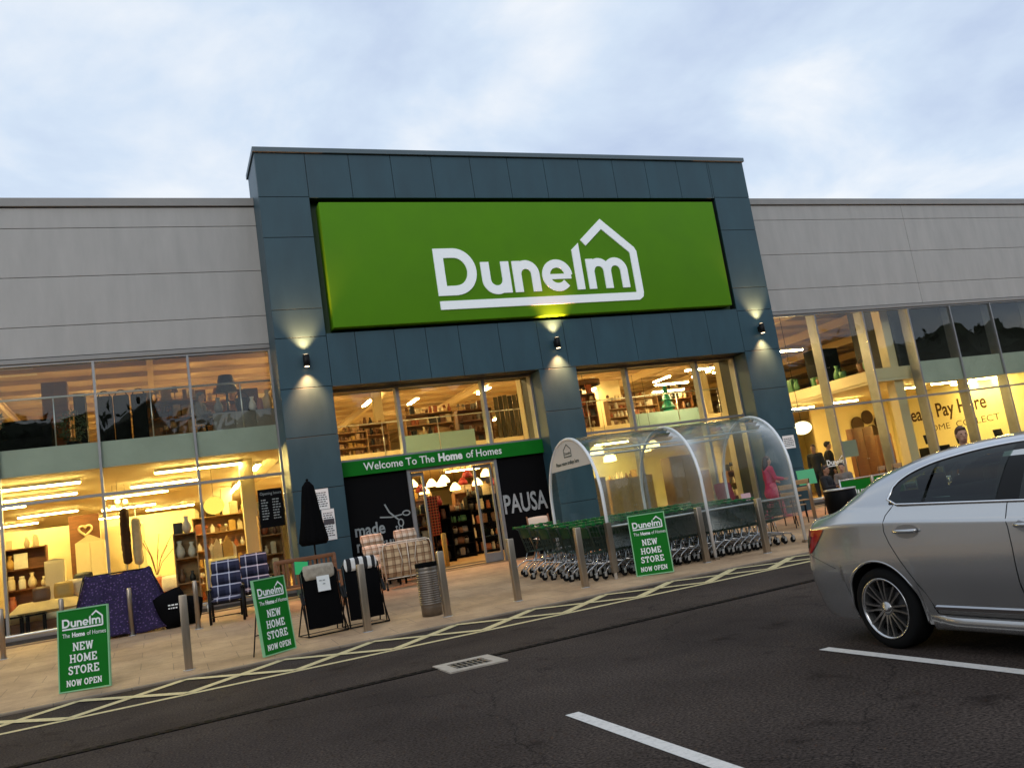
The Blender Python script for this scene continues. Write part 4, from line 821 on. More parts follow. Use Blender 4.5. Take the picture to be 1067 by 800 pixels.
# ------------------------------------------------------------------ trolley shelter
HY0, HY1, HZ = 14.22, 16.50, 2.80
def hoop(x):
    pts = [(x, HY0, pz(HY0) - 0.02), (x, HY0, 1.35)]
    cy = (HY0 + HY1) / 2; ry = (HY1 - HY0) / 2
    for i in range(1, 24): a = math.pi - math.pi * i / 24; pts.append((x, cy + ry * math.cos(a), 1.45 + (HZ - 1.45) * math.sin(a) ** 0.92))
    return pts + [(x, HY1, 1.35), (x, HY1, pz(HY1) - 0.02)]
t = thing('trolley_shelter', 'clear curved trolley shelter on three steel hoops at the kerb', 'trolley shelter', (9.67, 15.3, pz(15.3)))
HX = (7.49, 9.67, 11.85)
for x in HX:
    c = MB(); c.tube(hoop(x), 0.032, 10); o = c.build('hoop', mat('pale_hoop', (0.82, 0.83, 0.83), 0.4, 0.3), t)
    c = MB()
    for yy in (HY0, HY1): c.bx(x - 0.05, x + 0.05, yy - 0.05, yy + 0.05, pz(yy) + 0.12 if x == HX[0] and yy == HY0 else pz(yy) - 0.01, pz(yy) + (1.02 if x == HX[0] and yy == HY0 else 0.05))
    c.build('post_sleeve', P_steel, o)
for k in range(2):
    prof = [p for p in hoop(HX[k]) if p[2] >= 0.62 or False]
    prof = [(HX[k], HY0, 0.62)] + [p for p in prof] + [(HX[k], HY1, 0.62)]
    rows = [[(HX[k] + 0.04 + (HX[k + 1] - HX[k] - 0.08) * j / 2, p[1], p[2] + 0.012) for j in range(3)] for p in prof]
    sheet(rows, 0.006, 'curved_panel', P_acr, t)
cy = (HY0 + HY1) / 2
for (yy, zz, r) in ((HY0 + 0.02, 1.02, 0.02), (HY1 - 0.02, 1.02, 0.02), (cy - 0.72, 2.46, 0.02), (cy + 0.72, 2.46, 0.02), (HY1 - 0.06, 0.7, 0.02)):
    c = MB(); c.tube([(HX[0], yy, zz), (HX[2], yy, zz)], r, 8); c.build('rail', P_galv, t)
# end gable plate with pale sign
def gable(x, zcut): 
    pp = [p for p in hoop(x) if p[2] > zcut + 0.02]; return [(p[1], p[2] - 0.03) for p in pp]
pg = gable(HX[0], 2.20); yl = pg[0][0]; yr = pg[-1][0]
P_sign = mat('pale_sign_plate', (0.60, 0.56, 0.50), 0.5)
c = MB(); c.prism([(yl + 0.03, 2.22)] + [(y_, z_) for y_, z_ in pg] + [(yr - 0.03, 2.22)], HX[0] - 0.012, HX[0] + 0.004, lambda a, b, c_: (b, a, c_)); o = c.build('gable_sign', P_sign, t)
fn = lambda a, b, c_: (HX[0] - 0.016 + b, cy - a, c_)
l = MB(); l.strip([(-0.16, 2.46), (-0.16, 2.60), (0, 2.70), (0.16, 2.60), (0.16, 2.46)], 0.02, -0.002, 0.0, True, fn)
q = text_mb('Dunelm', 0.085, 0.0, -0.14, 2.50, depth=0.001, fn=fn); l.add(q.v, q.f)
q = text_mb('Please return trolleys here', 0.105, 0.0, -0.60, 2.31, depth=0.001, bold=0.002, squash=0.92, fn=fn); l.add(q.v, q.f); l.build('lettering', mat('sign_print', (0.05, 0.07, 0.06), 0.6), o)

# ------------------------------------------------------------------ shopping trolleys, nested in rows
P_wire = mat('trolley_wire', (0.07, 0.10, 0.08), 0.45, 0.7)
P_chr = mat('chrome', (0.42, 0.41, 0.40), 0.22, 1.0)
P_hand = mat('green_handle', (0.006, 0.13, 0.025), 0.45, spec=0.3)
def trolley(loc, lab):
    t = thing('shopping_trolley', lab, 'shopping trolley', loc, 'nested shopping trolleys under the shelter'); O = ORG[t]; v = lambda a, b, c: (O.x + a, O.y + b, O.z + c)
    # x forward (nose), handle at x=0
    def P(f, s, h):     # f 0..1 along the basket, s -1..1 across, h 0..1 up
        xb, xt = 0.16 + 0.62 * f, 0.04 + 0.86 * f; wb, wt = 0.22 - 0.05 * f, 0.27 - 0.07 * f; zb, zt = 0.47 + 0.05 * f, 0.98 - 0.14 * f
        return v(xb + (xt - xb) * h, s * (wb + (wt - wb) * h), zb + (zt - zb) * h)
    c = MB(); W_ = lambda pts, r=0.0032: c.tube(pts, r * 1.35, 4)
    for h in (0, 0.2, 0.4, 0.6, 0.8, 1.0): W_([P(0, -1, h), P(1, -1, h), P(1, 1, h), P(0, 1, h)], 0.006 if h in (0, 1.0) else 0.0032)
    for i in range(13):
        f = i / 12; W_([P(f, -1, 1), P(f, -1, 0), P(f, 1, 0), P(f, 1, 1)])
    for i in range(1, 7): s = i / 3.5 - 1; W_([P(0, s, 0), P(1, s, 0), P(1, s, 1)])
    for i in range(6): s = i / 2.5 - 1; W_([P(0.0, s, 0.02), P(0.0, s, 0.9)])
    c.build('basket', P_wire, t)
    c = MB()
    for s in (-1, 1): c.tube([v(0.15, s * 0.25, 0.46), v(0.10, s * 0.265, 0.30), v(-0.02, s * 0.29, 0.245), v(-0.10, s * 0.295, 0.20), v(-0.17, s * 0.30, 0.125)], 0.0135, 8); c.tube([v(0.10, s * 0.262, 0.30), v(0.45, s * 0.215, 0.245), v(0.80, s * 0.16, 0.19), v(0.84, s * 0.15, 0.13)], 0.0135, 8); c.tube([v(0.45, s * 0.215, 0.245), v(0.40, s * 0.21, 0.47)], 0.008, 6)
    c.tube([v(0.80, -0.16, 0.19), v(0.80, 0.16, 0.19)], 0.011, 6); c.build('chassis', P_chr, t)
    c = MB()
    for s in (-1, 1): c.tube([v(-0.06, s * 0.265, 1.0), v(0.03, s * 0.262, 0.94), v(0.15, s * 0.25, 0.455)], 0.0125, 8)
    c.build('upright', P_wire, t)
    c = MB(); c.tube([v(-0.07, -0.27, 1.005), v(-0.07, 0.27, 1.005)], 0.017, 10); 
    for s in (-1, 1): c.rbox(v(-0.055, s * 0.262, 1.0), (0.075, 0.04, 0.055), 0.012)
    c.build('handle', P_hand, t)
    c = MB(); c.rbox(v(0.055, 0, 0.86), (0.014, 0.40, 0.20), 0.005, (0, R(-14), 0)); c.build('child_seat_flap', mat('dark_green_plastic', (0.006, 0.05, 0.018), 0.5, spec=0.2), t)
    for (x, yy) in ((-0.19, -0.30), (-0.19, 0.30), (0.83, -0.15), (0.83, 0.15)):
        c = MB(); c.lathe([(0.045, -0.014), (0.06, -0.010), (0.06, 0.010), (0.045, 0.014)], v(x, yy, 0.06), 14, Euler((R(90), 0, 0)).to_matrix()); o = c.build('wheel', P_rubber, t)
        c = MB(); c.rbox(v(x + 0.012, yy + 0.02, 0.095), (0.05, 0.004, 0.08), 0.001); c.rbox(v(x + 0.012, yy - 0.02, 0.095), (0.05, 0.004, 0.08), 0.001); c.rbox(v(x + 0.015, yy, 0.133), (0.05, 0.045, 0.01), 0.002); c.build('fork', P_galv, o)
    return t
rowdef = [(14.62, 7.12, 20, 'front row'), (15.27, 7.05, 20, 'second row'), (15.92, 6.9, 18, 'third row'), (16.9, 6.9, 5, 'back row')]
tr0 = None; 
for (yy, xs, n, nm) in rowdef:
    for i in range(n):
        x = xs + i * 0.2; yj = yy + rnd.uniform(-0.012, 0.012); z = pz(yy)
        lab = ('last trolley of the %s, its wheels sticking out at the left end' % nm) if i == 0 else ('nosemost trolley of the %s at the right end' % nm) if i == n - 1 else 'green handled wire trolley nested inside the %s' % nm
        if tr0 is None: tr0 = trolley((x, yj, z), lab); tr = tr0
        else: tr = dup(tr0, (x, yj, z), R(rnd.uniform(-1.2, 1.2)), lab)
        tr.rotation_euler[1] = 0.0

# ------------------------------------------------------------------ cafe corner at the right
def small_table(x, y, lab):
    z = pz(y); t = thing('folding_table', lab, 'table', (x, y, z)); c = MB(); c.rbox((x, y, z + 0.72), (0.9, 0.5, 0.03), 0.008); c.build('table_top', P_oak, t)
    for s in (-1, 1):
        for r_ in (-1, 1): c = MB(); c.tube([(x + s * 0.36 - r_ * 0.2, y - 0.2 * r_, z), (x + s * 0.36 + r_ * 0.2, y + 0.2 * r_, z + 0.71)], 0.012, 8); c.build('leg', P_blackm, t)
    return t
small_table(13.4, 16.7, 'folding table on crossed black legs just right of the trolley shelter')
def cafe_chair(x, y, rz, lab):
    z = pz(y); t = thing('cafe_chair', lab, 'chair', (x, y, z), 'wooden cafe chairs by the right windows'); O = ORG[t]; v = lambda a, b, c_: (O.x + a, O.y + b, O.z + c_)
    c = MB(); c.rbox(v(0, 0, 0.45), (0.42, 0.42, 0.03), 0.01); c.build('seat', P_oak, t)
    c = MB(); c.rbox(v(0, 0.22, 0.92), (0.44, 0.025, 0.12), 0.008, (R(-8), 0, 0)); c.rbox(v(0, 0.21, 0.74), (0.44, 0.025, 0.10), 0.008, (R(-8), 0, 0)); c.build('backrest', P_oak, t)
    for (a, b, h) in ((-0.19, -0.19, 0.44), (0.19, -0.19, 0.44), (-0.2, 0.2, 0.98), (0.2, 0.2, 0.98)):
        c = MB(); c.tube([v(a, b, 0), v(a, b + (0.03 if h > 0.5 else 0), h)], 0.014, 8); c.build('leg', P_blackm, t)
    t.rotation_euler = (0, 0, rz); return t
cafe_chair(15.35, 18.3, R(170), 'pale wooden cafe chair with its back to the camera beside the right pier')
cafe_chair(14.2, 17.2, R(110), 'pale wooden cafe chair turned sideways by the folding table')
cafe_chair(18.3, 18.6, R(200), 'pale wooden cafe chair behind the green cafe screen, left of two')
cafe_chair(19.1, 18.8, R(190), 'pale wooden cafe chair behind the green cafe screen, right of two')
x, y = 14.95, 16.4; z = pz(y)
t = thing('planter_barrel', 'dark round cafe planter tub with a pale rim in front of the seated pair', 'planter', (x, y, z)); c = MB(); c.lathe([(0.30, 0), (0.36, 0.2), (0.38, 0.45), (0.35, 0.72), (0.33, 0.74), (0.3, 0.68), (0, 0.66)], (x, y, z), 24); c.build('tub', P_blackp, t)
c = MB(); c.lathe([(0.355, 0.715), (0.37, 0.72), (0.37, 0.75), (0.33, 0.755), (0.33, 0.715)], (x, y, z), 24); c.build('rim', P_galv, t)
y = 17.4; z = pz(y)
t = thing('cafe_screen', 'low green cafe screen with white wordmark behind the silver car', 'screen', (17.0, y, z))
c = MB(); c.bx(15.95, 18.0, y, y + 0.015, z + 0.12, z + 0.82); c.build('banner', P_green, t); logo_mb(16.2, z + 0.32, 0.20, y - 0.001, 0.002).build('wordmark', P_white, t)
for xx in (15.92, 18.03): c = MB(); c.tube([(xx, y + 0.007, z), (xx, y + 0.007, z + 0.88)], 0.02, 8); c.lathe([(0.16, 0), (0.16, 0.015), (0.03, 0.03)], (xx, y + 0.007, z), 18); c.build('post', P_galv, t)
c = MB(); c.tube([(15.92, y + 0.007, z + 0.85), (18.03, y + 0.007, z + 0.85)], 0.012, 8); c.build('top_rail', P_galv, t)
t = thing('green_poster', 'small mint green poster on a stand beside the seated pair', 'poster', (16.2, 18.9, pz(18.9))); c = MB(); c.box((16.2, 18.9, pz(18.9) + 0.98), (0.56, 0.02, 0.40), (R(-6), 0, R(-6))); c.build('board', mat('mint_board', (0.12, 0.55, 0.25), 0.5), t)
c = MB(); c.tube([(16.2, 18.92, pz(18.9)), (16.2, 18.92, pz(18.9) + 0.8)], 0.015, 6); c.build('stand', P_blackm, t)
# dark red chair and pink card seen through the shelter
x, y = 13.7, 19.0; z = pz(y)
t = thing('red_garden_chair', 'dark red padded garden chair seen through the clear shelter', 'garden chair', (x, y, z)); O = ORG[t]; v = lambda a, b, c_: (O.x + a, O.y + b, O.z + c_); RD = mat('dark_red_fabric', (0.16, 0.012, 0.02), 0.9)
c = MB(); cushion(c, v(0, 0.18, 0.82), (0.56, 0.16, 0.72), (R(-14), 0, 0)); c.build('backrest', RD, t); c = MB(); cushion(c, v(0, -0.05, 0.44), (0.54, 0.14, 0.52), (R(-88), 0, 0)); c.build('seat', RD, t)
for (a, b) in ((-0.25, -0.25), (0.25, -0.25), (-0.25, 0.22), (0.25, 0.22)): c = MB(); c.tube([v(a, b, 0), v(a, b, 0.42)], 0.016, 8); c.build('leg', P_blackm, t)
t = thing('pink_card', 'pale pink price card on the dark red garden chair', 'price card', (13.95, 18.68, z + 0.5)); c = MB(); c.box((13.95, 18.66, z + 0.66), (0.30, 0.006, 0.30), (R(-8), 0, 0)); c.build('card', mat('pink_paper', (0.75, 0.45, 0.48), 0.7), t)

# ------------------------------------------------------------------ silver saloon car, tail towards the shop, right side to the camera
CX, YT = 6.085, 6.51                       # centre line x, tail y
P_silver = mat('silver_paint', (0.50, 0.495, 0.485), 0.2, 0.75, 0, coat=0.8)
_t = P_silver.node_tree; _b = _t.nodes['Principled BSDF']; _g = _t.nodes.new('ShaderNodeNewGeometry'); _m = _t.nodes.new('ShaderNodeMixShader'); _d = _t.nodes.new('ShaderNodeBsdfDiffuse'); _d.inputs[0].default_value = (0.05, 0.048, 0.045, 1)
_t.links.new(_g.outputs['Backfacing'], _m.inputs[0]); _t.links.new(_b.outputs[0], _m.inputs[1]); _t.links.new(_d.outputs[0], _m.inputs[2]); _t.links.new(_m.outputs[0], _t.nodes['Material Output'].inputs[0])   # the inside of a panel is dark lining
_c = _t.nodes.new('ShaderNodeTexCoord'); _n = _t.nodes.new('ShaderNodeTexNoise'); _n.inputs['Scale'].default_value = 3.0; _n.inputs['Detail'].default_value = 6; _t.links.new(_c.outputs['Object'], _n.inputs['Vector'])
_s = _t.nodes.new('ShaderNodeSeparateXYZ'); _t.links.new(_c.outputs['Object'], _s.inputs[0]); _z = _t.nodes.new('ShaderNodeMapRange'); _z.inputs[1].default_value = 0.18; _z.inputs[2].default_value = 0.62; _z.inputs['To Min'].default_value = 0.55; _z.inputs['To Max'].default_value = 0.0; _t.links.new(_s.outputs[2], _z.inputs[0])
_q = _t.nodes.new('ShaderNodeMath'); _q.operation = 'MULTIPLY'; _t.links.new(_z.outputs[0], _q.inputs[0]); _t.links.new(_n.outputs['Fac'], _q.inputs[1])
_x = _t.nodes.new('ShaderNodeMixRGB'); _x.inputs[1].default_value = (0.50, 0.495, 0.485, 1); _x.inputs[2].default_value = (0.13, 0.105, 0.085, 1); _t.links.new(_q.outputs[0], _x.inputs[0]); _t.links.new(_x.outputs[0], _b.inputs['Base Color'])   # road dirt low on the flanks
P_cglass = glass('tinted_car_glass', (0.30, 0.40, 0.35), 0.0, 1.5)
P_trim = mat('bright_trim', (0.75, 0.75, 0.76), 0.18, 1.0)
P_gblack = mat('gloss_black', (0.004, 0.004, 0.004), 0.3, spec=0.2)
def lerp_tab(tab, s):
    if s <= tab[0][0]: return tab[0][1]
    for i in range(len(tab) - 1):
        (a, fa), (b, fb) = tab[i], tab[i + 1]
        if s <= b:
            # monotone cubic with finite-difference slopes
            m0 = (fb - fa) / (b - a) if i == 0 else (fb - tab[i - 1][1]) / (b - tab[i - 1][0]); m1 = (fb - fa) / (b - a) if i == len(tab) - 2 else (tab[i + 2][1] - fa) / (tab[i + 2][0] - a)
            h = b - a; t = (s - a) / h
            return (2 * t**3 - 3 * t**2 + 1) * fa + (t**3 - 2 * t**2 + t) * h * m0 + (-2 * t**3 + 3 * t**2) * fb + (t**3 - t**2) * h * m1
    return tab[-1][1]
LC = 4.70
TOP = [(0, 1.005), (0.14, 1.055), (0.34, 1.075), (0.52, 1.125), (0.72, 1.25), (1.0, 1.375), (1.4, 1.465), (1.95, 1.50), (2.5, 1.475), (2.9, 1.37), (3.55, 1.05), (4.1, 0.93), (4.5, 0.80), (4.70, 0.66)]
SH = [(0, 0.955), (0.6, 0.985), (1.2, 0.98), (2.4, 0.94), (3.5, 0.90), (4.3, 0.80), (4.7, 0.62)]
def toff(z): return 0.11 * max(0.0, (z - 0.62) / 0.42) ** 1.6 + 0.10 * max(0.0, (0.45 - z) / 0.25) ** 1.5
def noff(z): return 0.16 * max(0.0, (z - 0.55) / 0.3) ** 1.5 + 0.08 * max(0.0, (0.4 - z) / 0.2) ** 1.5
def plan(s):
    w = 0.905
    if s < 0.95: w -= 0.075 * ((0.95 - s) / 0.95) ** 2
    if s > 3.7: w -= 0.10 * ((s - 3.7) / 1.0) ** 2
    if s < 0.34: w *= max(0.0, 1 - ((0.34 - s) / 0.34) ** 2.7) ** (1 / 2.7)
    if s > LC - 0.5: w *= max(0.0, 1 - ((s - LC + 0.5) / 0.5) ** 2.5) ** (1 / 2.5)
    return w
def half(sg, z):
    """half width of the body at plan station sg, height z"""
    zb = lerp_tab(SH, sg); top = lerp_tab(TOP, sg); w = plan(sg); fr = min(1.0, w / 0.9)
    if z <= zb:
        d = -0.075 * max(0.0, (0.60 - z) / 0.4) ** 1.5 - 0.018 * max(0.0, (z - 0.66) / 0.32) ** 1.6
        if 0.33 < z < 0.5: d -= 0.012 * math.sin(math.pi * (z - 0.33) / 0.17)
        return w + d * fr
    u = min(1.0, (z - zb) / max(0.03, top - zb))
    lean = 0.018 + 0.085 * min(1, (z - zb) / 0.11) + 0.46 * max(0.0, z - zb - 0.10)
    return max(0.0, w - lean * fr) * max(0.0, 1 - u ** 5) ** (1 / 5)
def wpos(sg, z, x): 
    s = sg + toff(z) * max(0, 1 - sg / 0.9) - noff(z) * max(0, 1 - (LC - sg) / 0.9)
    return (CX + x, YT - s, z)
def sg_of(s, z):
    t = toff(z); n = noff(z)
    if s < 0.9: return max(0.0, (s - t) / (1 - t / 0.9))
    if s > LC - 0.9: return min(LC, LC - ((LC - s) - n) / (1 - n / 0.9))
    return s
RA, ZC, S1, S2 = 0.372, 0.312, 1.03, 3.73
def zbot(s):
    base = 0.20 + 0.10 * max(0.0, (0.5 - s) / 0.5) ** 2 + 0.04 * max(0.0, (s - 4.2) / 0.5) ** 2
    for sw in (S1, S2):
        if abs(s - sw) < RA: return max(base, ZC + math.sqrt(max(0, RA * RA - (s - sw) ** 2)))
    return base
cols = [0.34 * (1 - math.cos(math.pi / 2 * i / 14)) for i in range(15)]
def seg(a, b, n): return [a + (b - a) * i / n for i in range(1, n + 1)]
def archc(sw): return [sw - RA - 1e-4] + [sw - RA * math.cos(math.pi * i / 36) * 0.99999 for i in range(37)] + [sw + RA + 1e-4]
cols += seg(0.34, S1 - RA - 0.01, 8)[:-1] + archc(S1) + seg(S1 + RA + 0.01, S2 - RA - 0.01, 96) + archc(S2) + seg(S2 + RA + 0.01, LC - 0.5, 3)
cols += [LC - 0.5 + 0.5 * math.sin(math.pi / 2 * i / 14) for i in range(1, 15)]
cols = sorted(set(cols))
NL, NU = 16, 34
car = thing('parked_car', 'silver saloon car parked tail-first towards the shop at the right edge', 'car', (CX, 4.2, 0.0))
V = []; F = []; SZ = []
for s in cols:
    zb = lerp_tab(SH, s); top = lerp_tab(TOP, s); b = min(zbot(s), zb - 0.02); col = []
    zm = min(zb - 0.01, max(0.70, b + 0.004))
    for j in range(NL + 1): z = b + (zm - b) * j / 6 if j <= 6 else zm + (zb - zm) * (j - 6) / (NL - 6); col.append((half(s, z), z))
    for j in range(1, NU + 1):
        u = math.sin(math.pi / 2 * j / NU); z = zb + (top - zb) * u; h = half(s, z)
        if j > NU * 0.72: pass
        col.append((h, z))
    # the flat of the roof or lid: blend from the last side point to the centre with a slight crown
    V.append([wpos(s, z, -h) for h, z in col[:-1]] + [wpos(s, top + 0.004, -col[-2][0] * 0.66), wpos(s, top + 0.012, -col[-2][0] * 0.33), wpos(s, top + 0.015, 0.0)])
K = len(V[0]); VV = []
for c in V: VV += c + [(2 * CX - p[0], p[1], p[2]) for p in c[:-1][::-1]]
K2 = 2 * K - 1
for i in range(len(V) - 1):
    for j in range(K2 - 1): F.append((i * K2 + j, i * K2 + j + 1, (i + 1) * K2 + j + 1, (i + 1) * K2 + j))
WLO = lambda s: 1.112 - 0.042 * (s - 1.2) + 0.008
WTOP = [(1.20, 1.135), (1.22, 1.215), (1.30, 1.285), (1.45, 1.345), (1.63, 1.385), (2.0, 1.425), (2.4, 1.43), (2.8, 1.395), (3.1, 1.29), (3.38, 1.08)]
WHI = lambda s: max(WLO(s) + 0.003, lerp_tab(WTOP, s) - 0.006)
def in_glass(p):
    s = YT - p[1]; z = p[2]; x = abs(p[0] - CX)
    if 1.25 < s < 3.30 and WLO(s) + 0.012 < z < WHI(s) - 0.012 and x > 0.40 and not 2.17 < s < 2.36: return True
    if x < 0.55 and (0.60 < s < 1.27 or 2.76 < s < 3.38) and z > 1.10: return True
    return False
F = [f[::-1] for f in F if not all(in_glass(VV[i]) for i in f)]
c = MB(); c.add(VV, F, True); body = c.build('body', P_silver, car)
md = body.modifiers.new('weld', 'WELD'); md.merge_threshold = 0.0008
c = MB(); c.bx(CX - 0.72, CX + 0.72, YT - 4.4, YT - 0.50, 0.19, 0.26)
for sw in (S1, S2):
    c.bx(CX - 0.62, CX + 0.62, YT - sw - 0.45, YT - sw + 0.45, 0.2, 0.75)
c.bx(CX - 0.7, CX + 0.7, YT - S2 + 0.45, YT - S1 - 0.45, 0.27, 0.50)
c.build('underbody', P_rubber, car)
P_seat = mat('car_seat_fabric', (0.035, 0.033, 0.032), 0.9)
for sx_ in (-0.37, 0.37):
    c = MB(); c.rbox((CX + sx_, YT - 2.62, 0.60), (0.50, 0.52, 0.16), 0.05); c.rbox((CX + sx_, YT - 2.32, 0.92), (0.48, 0.16, 0.62), 0.06, (R(14), 0, 0)); c.rbox((CX + sx_, YT - 2.20, 1.30), (0.27, 0.09, 0.17), 0.035, (R(10), 0, 0)); c.build('front_seat', P_seat, car)
    c = MB(); c.rbox((CX + sx_, YT - 1.28, 1.22), (0.26, 0.09, 0.15), 0.035); c.build('rear_headrest', P_seat, car)
c = MB(); c.rbox((CX, YT - 1.62, 0.60), (1.25, 0.50, 0.16), 0.05); c.rbox((CX, YT - 1.34, 0.90), (1.25, 0.16, 0.56), 0.06, (R(16), 0, 0)); c.bx(CX - 0.62, CX + 0.62, YT - 1.25, YT - 0.75, 1.04, 1.07); c.build('rear_seat', P_seat, car)
c = MB(); c.rbox((CX, YT - 3.25, 0.92), (1.35, 0.45, 0.20), 0.06); c.build('dashboard', P_gblack, car)
c = MB(); c.tube([(CX - 0.37 + 0.18 * math.cos(a), YT - 2.98 + 0.06 * math.sin(a), 0.98 + 0.17 * math.sin(a)) for a in [2 * math.pi * i / 24 for i in range(24)]], 0.014, 8, True); c.build('steering_wheel', P_gblack, car)
def surf(s, z, off=0.0, side=-1):
    h = half(sg_of(s, z), z) + off; return (CX + side * h, YT - s, z)
def patch(name, m_, slo, shi, lo, hi, off, ns=16, nz=8, side=-1, par=None, edge=None):
    Vp = []; Fp = []
    for i in range(ns + 1):
        f = i / ns
        for j in range(nz + 1):
            g = j / nz; a = slo if not callable(slo) else slo(g); b = shi if not callable(shi) else shi(g)
            s = a + (b - a) * f; z = lo(s) + (hi(s) - lo(s)) * g; Vp.append(surf(s, z, off, side))
    for i in range(ns):
        for j in range(nz): q = (i * (nz + 1) + j, i * (nz + 1) + j + 1, (i + 1) * (nz + 1) + j + 1, (i + 1) * (nz + 1) + j); Fp.append(q if side == -1 else q[::-1])
    mb = MB(); mb.add(Vp, Fp, True); return mb.build(name, m_, par or car)
for side in (-1, 1):
    for (nm, a, b, lo, hi) in (('window_seal', 1.20, 3.38, lambda s: WLO(s) - 0.012, lambda s: WLO(s) + 0.030), ('window_seal', 1.20, 3.38, lambda s: max(WLO(s), WHI(s) - 0.032), lambda s: WHI(s) + 0.012), ('door_pillar', 2.15, 2.38, WLO, WHI), ('window_seal', 1.20, 1.30, WLO, WHI)):
        patch(nm, P_gblack, a, b, lo, hi, 0.004, 50, 4, side)
    patch('quarter_window', P_cglass, 1.215, lambda g: 1.525 + 0.07 * g, WLO, WHI, 0.007, 14, 8, side)
    patch('rear_window', P_cglass, lambda g: 1.555 + 0.07 * g, lambda g: 2.16 + 0.07 * g, WLO, WHI, 0.007, 20, 8, side)
    patch('front_window', P_cglass, lambda g: 2.34 + 0.04 * g, 3.34, WLO, WHI, 0.007, 24, 8, side)
    tp = [surf(s, WLO(s) - 0.012, 0.008, side) for s in seg(1.19, 3.4, 24)] + [surf(s, lerp_tab(WTOP, s) + 0.012, 0.009, side) for s in seg(3.4, 1.19, 60)]
    c = MB(); c.tube(tp, 0.0095, 8, True); c.build('window_trim', P_trim, car)
    # shut lines
    for k, pts in enumerate(([(1.245, 1.10), (1.20, 1.03), (1.195, 0.91), (1.23, 0.82), (1.30, 0.70), (1.40, 0.55), (1.47, 0.42), (1.52, 0.29)], [(2.25, 1.06), (2.285, 0.9), (2.29, 0.76), (2.285, 0.55), (2.28, 0.29)], [(3.42, 1.03), (3.43, 0.8), (3.42, 0.5), (3.36, 0.29)],
                             [(1.52, 0.288), (2.0, 0.282), (2.6, 0.28), (3.0, 0.282), (3.36, 0.288)])):
        fine = []
        for i in range(len(pts) - 1):
            for q in range(6): fine.append((pts[i][0] + (pts[i + 1][0] - pts[i][0]) * q / 6, pts[i][1] + (pts[i + 1][1] - pts[i][1]) * q / 6))
        fine.append(pts[-1]); c = MB(); c.tube([surf(s, z, -0.0005, side) for s, z in fine], 0.0038, 6); c.build('shut_line', P_gblack, car)
    c = MB(); c.tube([surf(s, z, -0.0015, side) for s, z in [(0.10 + 0.02 * i, 0.80 - 0.0072 * i) for i in range(25)]], 0.003, 6); c.build('bumper_seam', P_gblack, car)
    # handles
    for sh in (1.42, 2.46):
        c = MB(); hz = 0.905
        Vp = []; n = 20
        Vp.append(surf(sh, hz, 0.0025, side))
        for i in range(n): a = 2 * math.pi * i / n; Vp.append(surf(sh + 0.115 * math.cos(a), hz + 0.052 * math.sin(a), 0.0028, side))
        c.add(Vp, [(0, 1 + i, 1 + (i + 1) % n) if side == 1 else (0, 1 + (i + 1) % n, 1 + i) for i in range(n)], True); cup = c.build('handle_cup', mat('cup_shadow', (0.30, 0.30, 0.31), 0.35, 0.85), car)
        c = MB(); pts = [surf(sh - 0.11 + 0.22 * i / 8, hz + 0.004, 0.012 + 0.022 * math.sin(math.pi * i / 8) ** 0.6, side) for i in range(9)]; c.tube(pts, 0.0145, 10); c.build('door_handle', P_silver, cup)
    # sill blade
    c = MB(); pr = []
    for i in range(21):
        s = 1.53 + (3.34 - 1.53) * i / 20; pr.append([surf(s, 0.355, 0.004, side), surf(s, 0.345, 0.022, side), surf(s, 0.32, 0.020, side), surf(s, 0.31, 0.002, side)])
    Vp = [p for r_ in pr for p in r_]; Fp = [(i * 4 + j, i * 4 + j + 1, i * 4 + 5 + j, i * 4 + 4 + j) for i in range(20) for j in range(3)]
    c.add(Vp, Fp, False); c.build('sill_trim', P_trim, car)
    c = MB(); pr = []
    for i in range(25):
        s = 1.44 + (3.33 - 1.44) * i / 24; e_ = min(1, i / 3, (24 - i) / 3); pr.append([surf(s, 0.275, 0.003, side), surf(s, 0.26, 0.035 * e_ + 0.004, side), surf(s, 0.19, 0.045 * e_ + 0.004, side), surf(s, 0.165, 0.0, side)])
    Vp = [p for r_ in pr for p in r_]; Fp = [(i * 4 + j, i * 4 + j + 1, i * 4 + 5 + j, i * 4 + 4 + j)[::side * -1] for i in range(24) for j in range(3)]
    c.add(Vp, Fp, True); c.build('side_skirt', P_silver, car)
    # arch lips
    for sw in (S1, S2):
        c = MB(); c.tube([surf(sw + RA * math.cos(R(a)), max(0.2, ZC + RA * math.sin(R(a))), -0.008, side) for a in range(-16, 197, 4)], 0.011, 8); c.build('arch_lip', P_silver, car)
        c = MB(); Vp = []; Fp = []; n = 30
        for i in range(n + 1):
            a = R(-4 + 188 * i / n)
            for xx in (0.84, 0.60): Vp.append((CX + side * xx, YT - sw - (RA - 0.004) * math.cos(a), ZC + (RA - 0.004) * math.sin(a)))
        Fp = [(2 * i, 2 * i + 1, 2 * i + 3, 2 * i + 2) for i in range(n)]; c.add(Vp, Fp, True); c.build('wheel_arch', P_rubber, car)
    # lamps
    tl = patch('tail_light', mat('red_lens', (0.34, 0.006, 0.008), 0.08, 0, coat=1.0), lambda g: 0.15 - 0.045 * g, lambda g: 0.28 + 0.22 * g ** 0.8, lambda s: 0.755, lambda s: 0.955, 0.007, 12, 10, side)
    patch('reversing_lens', mat('dark_red_lens', (0.05, 0.001, 0.002), 0.06, 0, coat=1.0), lambda g: 0.15, lambda g: 0.27 + 0.06 * g, lambda s: 0.80, lambda s: 0.90, 0.010, 8, 6, side, tl)
    patch('headlight', mat('clear_lens', (0.55, 0.57, 0.58), 0.08, 0.3, coat=1.0), 4.12, 4.50, lambda s: 0.62 + 0.03 * (4.5 - s), lambda s: 0.75 + 0.08 * (4.5 - s), 0.006, 12, 6, side)
